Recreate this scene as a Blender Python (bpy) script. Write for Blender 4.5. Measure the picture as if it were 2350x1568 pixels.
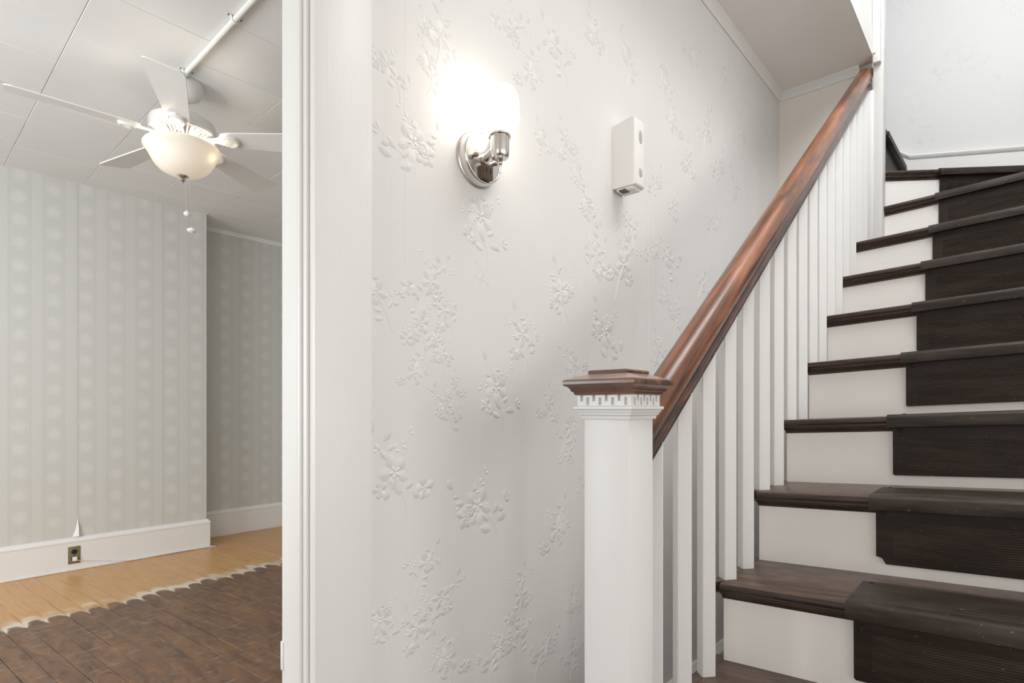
import bpy, bmesh, math, random
from mathutils import Vector, Matrix

for o in list(bpy.data.objects):
    bpy.data.objects.remove(o, do_unlink=True)
SC = bpy.context.scene
COL = SC.collection
EYE = 1.178                      # camera height above the floor; "rel" heights below are measured from it

# ------------------------------------------------------------------ camera
F_PX, VX, HY = 1293.0, 2326.0, 936.0
TH = math.atan((VX - 1175.0) / F_PX)
cam_d = bpy.data.cameras.new('camera')
cam = bpy.data.objects.new('camera', cam_d)
COL.objects.link(cam)
cam.location = (0, 0, EYE)
cam.rotation_euler = (math.pi / 2, 0, TH - math.pi / 2)
cam_d.sensor_width = 36.0
cam_d.sensor_fit = 'HORIZONTAL'
cam_d.lens = F_PX / 2350.0 * 36.0
cam_d.shift_y = (HY - 784.0) / 2350.0
cam_d.clip_start = 0.02
cam_d.clip_end = 60
SC.camera = cam

# ------------------------------------------------------------------ world, exposure, daylight and added lights
w = bpy.data.worlds.new('world')
SC.world = w
w.use_nodes = True
w.node_tree.nodes['Background'].inputs[0].default_value = (0.85, 0.92, 1.0, 1)
w.node_tree.nodes['Background'].inputs[1].default_value = 1.0
vs = SC.view_settings
vs.view_transform = 'Standard'
vs.look = 'None'
vs.exposure = 0.0
vs.gamma = 1.0
vs.use_curve_mapping = False
SC.cycles.use_denoising = True
SC.cycles.max_bounces = 10
SC.cycles.diffuse_bounces = 7
SC.cycles.sample_clamp_indirect = 6.0


def area(name, loc, target, sx, sy, power, color=(1, 1, 1)):
    d = bpy.data.lights.new(name, 'AREA')
    d.shape = 'RECTANGLE'
    d.size, d.size_y = sx, sy
    d.energy = power
    d.color = color
    o = bpy.data.objects.new(name, d)
    COL.objects.link(o)
    o.location = loc
    v = Vector(target) - Vector(loc)
    o.rotation_euler = v.to_track_quat('-Z', 'Y').to_euler()
    return o


area('front_added_light', (-1.2, -4.1, 1.5), (-1.2, 0, 1.5), 2.0, 1.9, 35, (1.0, 0.99, 0.975))  # added area light for the unseen source that throws the newel's shadow
area('front_added_light', (1.2, -4.1, 1.5), (1.2, 0, 1.5), 2.0, 1.9, 49, (1.0, 0.99, 0.975))  # second area light, added to even out the hall wall and nook
area('hall_added_light', (-3.35, -0.4, 1.5), (0, -0.4, 1.5), 1.6, 1.9, 27, (1.0, 0.99, 0.975))  # added light behind the camera, brightens risers and other faces turned this way
area('stair_window_daylight', (1.75, -0.57, 3.72), (2.35, 0.7, 1.6), 1.7, 1.5, 74, (0.985, 0.99, 1.0))
area('room_window_daylight', (-1.9, 3.2, 1.55), (0, 3.5, 1.4), 2.2, 1.5, 98, (0.96, 0.985, 1.0))
area('room_added_light', (-0.9, 1.15, 1.55), (-0.3, 4, 1.3), 1.2, 1.5, 26, (0.99, 0.99, 1.0))  # added light for the room, set against the inner wall without a window


# ------------------------------------------------------------------ materials
def newmat(name):
    m = bpy.data.materials.new(name)
    m.use_nodes = True
    nt = m.node_tree
    b = nt.nodes['Principled BSDF']
    return m, nt, b


class NT:
    def __init__(s, nt):
        s.nt = nt
        s.g = None

    def n(s, t, **kw):
        x = s.nt.nodes.new(t)
        for k, v in kw.items():
            setattr(x, k, v)
        return x

    def link(s, a, b):
        s.nt.links.new(a, b)

    def pos(s):
        if s.g is None:
            s.g = s.n('ShaderNodeNewGeometry').outputs['Position']
        return s.g

    def mapped(s, scale, rot=(0, 0, 0)):
        src = s.pos()
        if any(rot):
            r = s.n('ShaderNodeMapping')
            r.inputs['Rotation'].default_value = rot
            s.link(src, r.inputs['Vector'])
            src = r.outputs[0]
        m = s.n('ShaderNodeMapping')
        m.inputs['Scale'].default_value = scale
        s.link(src, m.inputs['Vector'])
        return m.outputs[0]

    def noise(s, vec, scale, detail=4, rough=0.55, dist=0.0):
        x = s.n('ShaderNodeTexNoise')
        x.inputs['Scale'].default_value = scale
        x.inputs['Detail'].default_value = detail
        x.inputs['Roughness'].default_value = rough
        x.inputs['Distortion'].default_value = dist
        s.link(vec, x.inputs['Vector'])
        return x.outputs['Fac']

    def ramp(s, fac, stops):
        r = s.n('ShaderNodeValToRGB')
        e = r.color_ramp.elements
        while len(e) < len(stops):
            e.new(0.5)
        for el, (p, c) in zip(e, stops):
            el.position = p
            el.color = (c[0], c[1], c[2], 1) if not isinstance(c, (int, float)) else (c, c, c, 1)
        s.link(fac, r.inputs[0])
        return r.outputs[0]

    def math(s, op, a, b=None, c=None):
        x = s.n('ShaderNodeMath', operation=op)
        for i, v in enumerate((a, b, c)):
            if v is None:
                continue
            if isinstance(v, (int, float)):
                x.inputs[i].default_value = v
            else:
                s.link(v, x.inputs[i])
        return x.outputs[0]

    def smooth(s, v, lo, hi):
        x = s.n('ShaderNodeMapRange', interpolation_type='SMOOTHSTEP')
        s.link(v, x.inputs[0])
        x.inputs[1].default_value = lo
        x.inputs[2].default_value = hi
        return x.outputs[0]

    def mix(s, fac, a, b):
        x = s.n('ShaderNodeMix', data_type='RGBA')
        for sock, v in ((x.inputs[0], fac), (x.inputs[6], a), (x.inputs[7], b)):
            if isinstance(v, (int, float)):
                sock.default_value = v
            elif isinstance(v, tuple):
                sock.default_value = (*v, 1)
            else:
                s.link(v, sock)
        return x.outputs[2]

    def bump(s, b, height, strength=0.2, dist=0.002):
        x = s.n('ShaderNodeBump')
        x.inputs['Strength'].default_value = strength
        x.inputs['Distance'].default_value = dist
        s.link(height, x.inputs['Height'])
        s.link(x.outputs[0], b.inputs['Normal'])


def paint(name, col, rough=0.45, grain=None, bump=0.15, var=0.04, spec=0.35):
    m, nt, b = newmat(name)
    t = NT(nt)
    base = t.noise(t.pos(), 3.0, 3)
    c = t.mix(base, tuple(x * (1 - var) for x in col), tuple(min(1, x * (1 + var)) for x in col))
    t.link(c, b.inputs['Base Color'])
    b.inputs['Roughness'].default_value = rough
    b.inputs['Specular IOR Level'].default_value = spec
    v = t.mapped(grain) if grain else t.pos()
    t.bump(b, t.noise(v, 90 if not grain else 1.0, 4, 0.6, 0.3), bump, 0.002)
    return m


def metal(name, col, rough):
    m, nt, b = newmat(name)
    t = NT(nt)
    b.inputs['Metallic'].default_value = 1
    c = t.mix(t.noise(t.pos(), 60, 2), tuple(x * 0.94 for x in col), col)
    t.link(c, b.inputs['Base Color'])
    b.inputs['Roughness'].default_value = rough
    return m


def wood(name, dark, mid, light, grain, rough=0.35, contrast=(0.3, 0.7), spots=0.5, coat=0.0, rot=(0, 0, 0)):
    m, nt, b = newmat(name)
    t = NT(nt)
    g1 = t.noise(t.mapped(grain, rot), 1.0, 6, 0.65, 0.6)
    c = t.ramp(g1, [(contrast[0], dark), (0.5, mid), (contrast[1], light)])
    big = t.noise(t.mapped(tuple(max(2.5, g * 0.35) for g in grain), rot), 1.0, 3)
    c = t.mix(t.math('MULTIPLY', t.smooth(big, 0.45, 0.7), spots), c, dark)
    t.link(c, b.inputs['Base Color'])
    r = t.n('ShaderNodeMapRange')
    t.link(t.noise(t.pos(), 25, 3), r.inputs[0])
    r.inputs[3].default_value = rough - 0.08
    r.inputs[4].default_value = rough + 0.12
    t.link(r.outputs[0], b.inputs['Roughness'])
    b.inputs['Coat Weight'].default_value = coat
    b.inputs['Coat Roughness'].default_value = 0.2
    t.bump(b, g1, 0.10, 0.001)
    return m


def rubber(name, c1, c2):
    m, nt, b = newmat(name)
    t = NT(nt)
    n = t.noise(t.mapped((14, 5, 40)), 1.0, 5, 0.65)
    c = t.mix(t.smooth(n, 0.35, 0.7), c1, c2)
    dust = t.noise(t.pos(), 110, 2)
    c = t.mix(t.math('MULTIPLY', t.smooth(dust, 0.70, 0.76), 0.5), c, (0.30, 0.26, 0.22))
    t.link(c, b.inputs['Base Color'])
    b.inputs['Roughness'].default_value = 0.5
    b.inputs['Specular IOR Level'].default_value = 0.28
    t.bump(b, t.noise(t.pos(), 300, 2), 0.05, 0.0005)
    return m


def wallpaper_white(name, col, print_=False):
    """white vinyl paper: fine woven grain, faint embossing"""
    m, nt, b = newmat(name)
    t = NT(nt)
    n1 = t.noise(t.mapped((420, 420, 160)), 1.0, 2)
    n2 = t.noise(t.mapped((160, 160, 520)), 1.0, 2)
    h = t.math('ADD', n1, n2)
    big = t.noise(t.pos(), 1.6, 2)
    c = t.mix(big, tuple(x * 0.97 for x in col), col)
    if print_:                                        # faint grey sprigs printed on the landing paper
        sp = t.math('MULTIPLY', t.smooth(t.noise(t.pos(), 4.2, 2), 0.52, 0.64), t.smooth(t.noise(t.pos(), 42, 3, 0.6), 0.5, 0.68))
        c = t.mix(t.math('MULTIPLY', sp, 0.28), c, tuple(x * 0.72 for x in col))
    t.link(c, b.inputs['Base Color'])
    b.inputs['Roughness'].default_value = 0.55
    b.inputs['Specular IOR Level'].default_value = 0.3
    t.bump(b, h, 0.12, 0.001)
    return m


def wallpaper_damask(name, base, light, px, pz, x0, z0):
    """green-grey striped paper printed with rows of soft pale tufts"""
    m, nt, b = newmat(name)
    t = NT(nt)
    sep = t.n('ShaderNodeSeparateXYZ')
    t.link(t.pos(), sep.inputs[0])
    X, Zc = sep.outputs[0], sep.outputs[2]
    u = t.math('DIVIDE', t.math('SUBTRACT', X, x0), px)
    col = t.math('ROUND', u)
    du = t.math('MULTIPLY', t.math('SUBTRACT', u, col), px)              # metres from the tuft column
    odd = t.math('MULTIPLY', t.math('ABSOLUTE', t.math('MODULO', col, 2.0)), 0.36)
    v = t.math('ADD', t.math('DIVIDE', t.math('SUBTRACT', Zc, z0), pz), odd)
    dv = t.math('MULTIPLY', t.math('SUBTRACT', v, t.math('ROUND', v)), pz)
    d = t.math('SQRT', t.math('ADD', t.math('POWER', du, 2), t.math('POWER', t.math('MULTIPLY', dv, 0.9), 2)))
    fl = t.noise(t.pos(), 55, 4, 0.7)
    d2 = t.math('ADD', d, t.math('MULTIPLY', t.math('SUBTRACT', fl, 0.5), 0.09))
    tuft = t.smooth(d2, 0.056, 0.012)
    fil = t.math('ABSOLUTE', du)
    stripe = t.smooth(fil, 0.056, 0.068)                                  # plain band between two columns
    edge = t.math('MULTIPLY', t.smooth(fil, 0.05, 0.056), t.math('SUBTRACT', 1.0, t.smooth(fil, 0.06, 0.064)))
    mask = t.math('MAXIMUM', t.math('MULTIPLY', tuft, 0.9), t.math('MULTIPLY', stripe, 0.34))
    speck = t.noise(t.mapped((260, 260, 260)), 1.0, 3, 0.7)
    mask = t.math('ADD', mask, t.math('MULTIPLY', t.math('SUBTRACT', speck, 0.5), 0.5))
    c = t.mix(mask, base, light)
    c = t.mix(t.math('MULTIPLY', edge, 0.18), c, tuple(x * 0.8 for x in base))
    t.link(c, b.inputs['Base Color'])
    b.inputs['Roughness'].default_value = 0.7
    b.inputs['Specular IOR Level'].default_value = 0.2
    return m


def floor_boards(name):
    """amber varnished boards, dark brown old stain in the middle of the room with brushed scalloped ends"""
    m, nt, b = newmat(name)
    t = NT(nt)
    rnd = t.n('ShaderNodeObjectInfo').outputs['Random']
    sep = t.n('ShaderNodeSeparateXYZ')
    t.link(t.mapped((1, 1, 1), (0, 0, -BOARD_ROT)), sep.inputs[0])       # along / across the boards
    A, B = sep.outputs[1], sep.outputs[0]
    grain = t.noise(t.mapped((60, 5, 60), (0, 0, -BOARD_ROT)), 1.0, 5, 0.6, 0.4)
    amber = t.ramp(grain, [(0.25, (0.47, 0.235, 0.075)), (0.5, (0.58, 0.32, 0.115)), (0.8, (0.66, 0.40, 0.165))])
    amber = t.mix(t.math('MULTIPLY', rnd, 0.35), amber, (0.47, 0.24, 0.08))
    br = t.noise(t.mapped((14, 4, 14), (0, 0, -BOARD_ROT)), 1.0, 6, 0.7, 1.0)
    brown = t.ramp(br, [(0.28, (0.085, 0.046, 0.030)), (0.45, (0.15, 0.085, 0.053)), (0.60, (0.215, 0.115, 0.060)), (0.75, (0.32, 0.175, 0.080))])
    wear = t.noise(t.mapped((9, 26, 9), (0, 0, -BOARD_ROT)), 1.0, 6, 0.75, 0.6)
    brown = t.mix(t.math('MULTIPLY', t.smooth(wear, 0.52, 0.72), 0.55), brown, (0.36, 0.32, 0.29))
    specks = t.noise(t.pos(), 95, 2, 0.5)
    brown = t.mix(t.math('MULTIPLY', t.smooth(specks, 0.70, 0.76), 0.8), brown, (0.55, 0.50, 0.44))
    q = t.math('DIVIDE', t.math('SUBTRACT', B, BOARD_B0), BOARD_W)
    fr = t.math('ABSOLUTE', t.math('SUBTRACT', t.math('SUBTRACT', q, t.math('FLOOR', q)), 0.5))
    scal = t.math('MULTIPLY', t.math('POWER', t.math('MULTIPLY', fr, 2), 3.0), 0.085)
    wob = t.math('MULTIPLY', t.math('SUBTRACT', t.noise(t.pos(), 7, 3), 0.5), 0.16)
    jit = t.math('MULTIPLY', t.math('SUBTRACT', rnd, 0.5), 0.06)
    e = t.math('ADD', t.math('ADD', A, scal), t.math('ADD', wob, jit))
    pale = t.smooth(e, STAIN_A + 0.135, STAIN_A + 0.06)
    stain = t.smooth(e, STAIN_A + 0.015, STAIN_A - 0.03)
    patch = t.noise(t.pos(), 2.3, 2)
    c = t.mix(t.math('MULTIPLY', pale, t.smooth(patch, 0.36, 0.54)), amber, (0.70, 0.63, 0.52))
    c = t.mix(stain, c, brown)
    gapc = t.math('MULTIPLY', t.smooth(fr, 0.475, 0.495), t.math('MULTIPLY', stain, t.smooth(br, 0.4, 0.6)))
    c = t.mix(t.math('MULTIPLY', gapc, 0.6), c, (0.42, 0.27, 0.13))
    t.link(c, b.inputs['Base Color'])
    r = t.n('ShaderNodeMapRange')
    t.link(stain, r.inputs[0])
    r.inputs[3].default_value = 0.30
    r.inputs[4].default_value = 0.48
    t.link(r.outputs[0], b.inputs['Roughness'])
    t.bump(b, grain, 0.08, 0.001)
    return m


BOARD_ROT = math.radians(4.6)    # boards run along Y, slightly skewed
BOARD_W = 0.0915
BOARD_B0 = 0.02
STAIN_A = 3.985

WHITE = (0.80, 0.795, 0.78)
M = {}
M['paper'] = wallpaper_white('white_embossed_wallpaper', (0.77, 0.765, 0.75))
M['paper_grey'] = paint('grey_petals_shading', (0.688, 0.688, 0.678), 0.6, bump=0.08)
M['paper_hi'] = paint('pearl_stems_highlights', (0.80, 0.795, 0.78), 0.42, bump=0.05)
M['cream'] = paint('cream_wall_paint', (0.83, 0.785, 0.73), 0.5, None, 0.15)
M['far_paper'] = wallpaper_white('landing_wallpaper', (0.76, 0.765, 0.76), True)
M['damask'] = wallpaper_damask('striped_damask_wallpaper', (0.60, 0.605, 0.575), (0.665, 0.665, 0.64), 0.1865, 0.158, 0.642, 0.10)
M['trim'] = paint('white_gloss_trim', WHITE, 0.38, (140, 140, 9), 0.22)
M['trim_h'] = paint('white_gloss_board', WHITE, 0.38, (9, 9, 120), 0.15)
M['riser'] = paint('white_riser_paint', (0.90, 0.88, 0.855), 0.40, (60, 7, 90), 0.16)
M['post'] = paint('white_post_paint', (0.775, 0.775, 0.765), 0.40, (150, 150, 7), 0.2)
M['ceil'] = paint('white_ceiling_paint', (0.90, 0.87, 0.83), 0.7, None, 0.2)
M['panel'] = paint('ceiling_panel_paint', (0.79, 0.79, 0.785), 0.65, None, 0.1)
M['gap'] = paint('panel_joint', (0.5, 0.5, 0.49), 0.8)
M['fan'] = paint('white_fan_enamel', (0.80, 0.795, 0.775), 0.35, None, 0.02)
M['plastic'] = paint('white_plastic', (0.84, 0.835, 0.81), 0.4, None, 0.02)
M['plastic_grey'] = paint('grey_plastic', (0.45, 0.45, 0.44), 0.5, None, 0.02)
M['nickel'] = metal('brushed_nickel', (0.70, 0.675, 0.65), 0.24)
M['chrome'] = metal('chrome', (0.78, 0.76, 0.74), 0.14)
M['dark_slot'] = paint('dark_opening', (0.02, 0.018, 0.015), 0.7)
M['brown_plastic'] = paint('brown_bakelite', (0.10, 0.068, 0.042), 0.4, None, 0.02)
M['brass'] = paint('tarnished_plate', (0.20, 0.165, 0.095), 0.45, None, 0.05)
M['tread'] = wood('dark_tread_varnish', (0.036, 0.020, 0.014), (0.082, 0.047, 0.032), (0.18, 0.098, 0.062), (50, 7, 50), 0.34, (0.3, 0.74), 0.35, 0.25)
M['nosing'] = wood('dark_nosing_varnish', (0.016, 0.010, 0.008), (0.045, 0.024, 0.017), (0.13, 0.065, 0.042), (90, 5, 90), 0.34, (0.32, 0.78), 0.3, 0.2)
M['rail'] = wood('red_brown_rail_varnish', (0.050, 0.021, 0.014), (0.23, 0.082, 0.034), (0.44, 0.175, 0.074), (2.2, 26, 26), 0.33, (0.33, 0.68), 0.65, 0.25, (0, math.atan(0.19 / 0.2542), 0))
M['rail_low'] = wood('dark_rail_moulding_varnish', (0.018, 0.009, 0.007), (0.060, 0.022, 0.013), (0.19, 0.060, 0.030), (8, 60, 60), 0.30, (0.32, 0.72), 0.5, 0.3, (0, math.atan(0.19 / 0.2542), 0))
M['cap'] = wood('brown_cap_varnish', (0.040, 0.018, 0.012), (0.13, 0.058, 0.034), (0.30, 0.15, 0.095), (30, 6, 40), 0.32, (0.3, 0.75), 0.4, 0.45)
M['cap_slope'] = wood('pale_cap_varnish', (0.26, 0.155, 0.115), (0.40, 0.255, 0.195), (0.50, 0.34, 0.27), (30, 8, 30), 0.30, (0.25, 0.8), 0.15, 0.6)
M['cap'].node_tree.nodes['Principled BSDF'].inputs['Coat Roughness'].default_value = 0.22
M['rubber'] = rubber('brown_rubber_mat', (0.0185, 0.0118, 0.0086), (0.034, 0.0230, 0.0170))
M['rubber_rib'] = rubber('worn_rubber_ribs', (0.045, 0.031, 0.023), (0.085, 0.062, 0.047))
M['rubber_top'] = rubber('dusty_rubber_tread', (0.026, 0.0185, 0.0140), (0.060, 0.046, 0.037))
M['sub'] = paint('dark_subfloor', (0.03, 0.02, 0.014), 0.8)
M['boards'] = floor_boards('stained_floorboards')
M['hall_boards'] = wood('hall_floor_varnish', (0.05, 0.028, 0.018), (0.10, 0.055, 0.033), (0.17, 0.10, 0.06), (5, 70, 70), 0.35)


def globe_glass():
    m, nt, b = newmat('lit_frosted_glass')
    b.inputs['Base Color'].default_value = (0.9, 0.89, 0.86, 1)
    b.inputs['Roughness'].default_value = 0.3
    b.inputs['Emission Color'].default_value = (1.0, 0.92, 0.80, 1)
    b.inputs['Emission Strength'].default_value = 7.5
    return m


def bowl_glass():
    m, nt, b = newmat('alabaster_bowl_glass')
    t = NT(nt)
    c = t.mix(t.noise(t.pos(), 9, 4, 0.6, 1.0), (0.84, 0.81, 0.76), (0.90, 0.885, 0.86))
    t.link(c, b.inputs['Base Color'])
    b.inputs['Roughness'].default_value = 0.25
    tr = t.n('ShaderNodeBsdfTranslucent')
    t.link(c, tr.inputs['Color'])
    mx = t.n('ShaderNodeMixShader')
    mx.inputs[0].default_value = 0.36
    t.link(b.outputs[0], mx.inputs[1])
    t.link(tr.outputs[0], mx.inputs[2])
    t.link(mx.outputs[0], nt.nodes['Material Output'].inputs['Surface'])
    return m


def bulb_glass():
    m, nt, b = newmat('lit_bulb')
    b.inputs['Base Color'].default_value = (1, 0.9, 0.75, 1)
    b.inputs['Emission Color'].default_value = (1.0, 0.86, 0.66, 1)
    b.inputs['Emission Strength'].default_value = 12
    return m


M['globe'] = globe_glass()
M['bowl'] = bowl_glass()
M['bulb'] = bulb_glass()
M['bulb_off'] = paint('unlit_bulb', (0.85, 0.84, 0.8), 0.3, None, 0.01)


# ------------------------------------------------------------------ mesh helpers
class MB:
    def __init__(s):
        s.v, s.f, s.mi = [], [], []

    def add(s, verts, faces, mi=0):
        o = len(s.v)
        s.v += [tuple(v) for v in verts]
        s.f += [tuple(i + o for i in f) for f in faces]
        s.mi += [mi] * len(faces)
        return s

    def box(s, a, b, bev=0.0, mi=0):
        x0, x1 = sorted((a[0], b[0]))
        y0, y1 = sorted((a[1], b[1]))
        z0, z1 = sorted((a[2], b[2]))
        if bev <= 0:
            vs_ = [(x0, y0, z0), (x1, y0, z0), (x1, y1, z0), (x0, y1, z0), (x0, y0, z1), (x1, y0, z1), (x1, y1, z1), (x0, y1, z1)]
            return s.add(vs_, [(3, 2, 1, 0), (4, 5, 6, 7), (0, 1, 5, 4), (1, 2, 6, 5), (2, 3, 7, 6), (3, 0, 4, 7)], mi)
        bm = bmesh.new()
        bmesh.ops.create_cube(bm, size=1)
        for v in bm.verts:
            v.co = Vector(((x0 + x1) / 2 + v.co.x * (x1 - x0), (y0 + y1) / 2 + v.co.y * (y1 - y0), (z0 + z1) / 2 + v.co.z * (z1 - z0)))
        bmesh.ops.bevel(bm, geom=bm.edges[:], offset=bev, segments=2, affect='EDGES', profile=0.5)
        return s.bm(bm, mi)

    def bm(s, bm, mi=0):
        bm.verts.index_update()
        s.add([v.co[:] for v in bm.verts], [[v.index for v in f.verts] for f in bm.faces], mi)
        bm.free()
        return s

    def prism(s, pts, fn0, fn1, mi=0, caps=True):
        """extrude a 2-D outline between two placements"""
        n = len(pts)
        vs_ = [fn0(p) for p in pts] + [fn1(p) for p in pts]
        fs = [(i, (i + 1) % n, n + (i + 1) % n, n + i) for i in range(n)]
        if caps:
            fs += [tuple(range(n))[::-1], tuple(range(n, 2 * n))]
        return s.add(vs_, fs, mi)

    def strip(s, pts, fn0, fn1, mi=0):
        n = len(pts)
        vs_ = [fn0(p) for p in pts] + [fn1(p) for p in pts]
        return s.add(vs_, [(i, i + 1, n + i + 1, n + i) for i in range(n - 1)], mi)

    def lathe(s, prof, c, axis='Z', seg=32, mi=0, cap=True):
        vs_, fs = [], []
        for r, h in prof:
            for k in range(seg):
                a = 2 * math.pi * k / seg
                p, q = r * math.cos(a), r * math.sin(a)
                d = {'Z': (p, q, h), 'Y': (p, h, q), 'X': (h, p, q)}[axis]
                vs_.append((c[0] + d[0], c[1] + d[1], c[2] + d[2]))
        m = len(prof)
        for i in range(m - 1):
            for k in range(seg):
                k2 = (k + 1) % seg
                fs.append((i * seg + k, i * seg + k2, (i + 1) * seg + k2, (i + 1) * seg + k))
        if cap:
            fs.append(tuple(range(seg))[::-1])
            fs.append(tuple(range((m - 1) * seg, m * seg)))
        return s.add(vs_, fs, mi)

    def tube(s, path, r, seg=8, mi=0, rads=None):
        path = [Vector(p) for p in path]
        vs_, fs = [], []
        prev = None
        for i, p in enumerate(path):
            t = (path[min(i + 1, len(path) - 1)] - path[max(i - 1, 0)]).normalized()
            ref = prev if prev is not None else (Vector((0, 0, 1)) if abs(t.z) < 0.9 else Vector((1, 0, 0)))
            a = t.cross(ref).normalized()
            b_ = a.cross(t).normalized()
            prev = b_
            rr = rads[i] if rads else r
            for k in range(seg):
                g = 2 * math.pi * k / seg
                vs_.append(p + a * math.cos(g) * rr + b_ * math.sin(g) * rr)
        for i in range(len(path) - 1):
            for k in range(seg):
                k2 = (k + 1) % seg
                fs.append((i * seg + k, i * seg + k2, (i + 1) * seg + k2, (i + 1) * seg + k))
        fs += [tuple(range(seg))[::-1], tuple(range((len(path) - 1) * seg, len(path) * seg))]
        return s.add(vs_, fs, mi)

    def ellipsoid(s, c, r, seg=16, rings=8, mi=0):
        bm = bmesh.new()
        bmesh.ops.create_uvsphere(bm, u_segments=seg, v_segments=rings, radius=1)
        for v in bm.verts:
            v.co = Vector((c[0] + v.co.x * r[0], c[1] + v.co.y * r[1], c[2] + v.co.z * r[2]))
        return s.bm(bm, mi)

    def xf(s, fn):
        s.v = [fn(v) for v in s.v]
        return s


WL = {}


def build(name, mb, mats, parent=None, smooth=True, angle=35):
    vs_ = mb.v
    lo = [min(v[i] for v in vs_) for i in range(3)]
    hi = [max(v[i] for v in vs_) for i in range(3)]
    c = Vector([(a + b) / 2 for a, b in zip(lo, hi)])
    if parent is None:
        c.z = lo[2]
    me = bpy.data.meshes.new(name)
    me.from_pydata([(v[0] - c.x, v[1] - c.y, v[2] - c.z) for v in vs_], [], mb.f)
    if not isinstance(mats, (list, tuple)):
        mats = [mats]
    for m in mats:
        me.materials.append(m)
    if len(mats) > 1:
        me.polygons.foreach_set('material_index', mb.mi)
    bm = bmesh.new()
    bm.from_mesh(me)
    bmesh.ops.recalc_face_normals(bm, faces=bm.faces)
    bm.to_mesh(me)
    bm.free()
    if smooth:
        me.polygons.foreach_set('use_smooth', [True] * len(me.polygons))
        me.set_sharp_from_angle(angle=math.radians(angle))
    me.update()
    o = bpy.data.objects.new(name, me)
    COL.objects.link(o)
    if parent is not None:
        o.parent = parent
        o.location = c - WL[parent.name]
    else:
        o.location = c
    WL[o.name] = c
    return o


def thing(name, label, cat, loc, group=None):
    o = bpy.data.objects.new(name, None)
    COL.objects.link(o)
    o.empty_display_size = 0.05
    o.location = loc
    WL[o.name] = Vector(loc)
    return tag(o, label, cat, group)


def tag(o, label, cat, group=None):
    o['label'] = label
    o['category'] = cat
    if group:
        o['group'] = group
    return o


def struct(o, label=None):
    o['kind'] = 'structure'
    if label:
        o['label'] = label
    return o


R_ = random.Random(7)

# ------------------------------------------------------------------ key dimensions (metres)
DW = 0.908           # hall wall plane (Y)
WT = 0.088           # wall thickness
YS = 0.5225          # open face of the stair
SAG = 0.0509         # the old stair leans: treads drop towards the open side
Z0 = -0.4179 + EYE   # top of tread 0 at YS
X0 = 1.3554          # face of riser 0
G, RISE, OV = 0.2542, 0.19, 0.0277
YR = -0.60           # stair wall on the right
HALL_C = 1.620 + EYE
ROOM_C = 1.640 + EYE
YL, YREC, XREC = 5.104, 5.46, 1.843
XN = 3.103           # end wall of the nook
XF = 3.77            # far wall of the stairwell


def sh(v):
    return (v[0], v[1], v[2] + SAG * (YS - v[1]))


def tz(k):
    return Z0 + RISE * k + {6: 0.006, 7: 0.0215, 8: 0.0265, 9: 0.03}.get(k, 0)


# ------------------------------------------------------------------ structure: floor
fl = struct(build('floor', MB().box((-3.6, -4.3, -0.06), (4.0, 5.7, -0.012)), M['sub']), 'floorboards of the hall and the room beyond the doorway')
cr, sr = math.cos(BOARD_ROT), math.sin(BOARD_ROT)


def board(b0, b1, a0, a1):
    """a board given across (b) and along (a) the run; clipped ends stay square"""
    g = 0.0013
    mb = MB()
    hz = R_.uniform(-0.0006, 0.0006)
    pts = [(b0 + g, a0 + g), (b1 - g, a0 + g), (b1 - g, a1 - g), (b0 + g, a1 - g)]
    # mapping node rotated by -rot: u = R(-rot) p  ->  p = R(rot) u
    W_ = [(b * cr - a * sr, b * sr + a * cr) for b, a in pts]
    top = [(x, y, hz) for x, y in W_]
    e = 0.0022
    cx, cy = sum(p[0] for p in W_) / 4, sum(p[1] for p in W_) / 4
    low = [(x + math.copysign(e, x - cx) * 0.8, y + math.copysign(e, y - cy) * 0.3, hz - 0.0026) for x, y in W_]
    bot = [(p[0], p[1], -0.012) for p in low]
    mb.add(top + low + bot, [(0, 1, 2, 3)] + [(i, 4 + i, 4 + (i + 1) % 4, (i + 1) % 4) for i in range(4)] + [(4 + i, 8 + i, 8 + (i + 1) % 4, 4 + (i + 1) % 4) for i in range(4)])
    return build('floorboard', mb, M['boards'], fl, smooth=False)


nb = 0
for i in range(-4, 36):
    b0 = BOARD_B0 + i * BOARD_W
    cut = 1.0 + R_.uniform(0.3, 1.6)
    cuts = [0.93]
    while cut < 5.3:
        cuts.append(cut)
        cut += R_.uniform(0.9, 2.0)
    # end at the far wall, in board coordinates
    xm = b0 - 0.4
    yend = YREC + 0.01 if b0 > XREC + 0.38 else YL + 0.01
    cuts.append(yend + 0.08 * b0 * -1 + 0.02)
    for a0, a1 in zip(cuts, cuts[1:]):
        if a1 - a0 > 0.05:
            board(b0, b0 + BOARD_W, a0, a1)
for i in range(40):
    y0 = -4.2 + i * 0.1285
    build('floorboard', MB().box((-3.48, y0, -0.012), (3.1 if y0 > 0.5 else 2.29 if y0 < -0.7 else 0.9, min(y0 + 0.127, 0.905), 0)), M['hall_boards'], fl, smooth=False)

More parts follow.
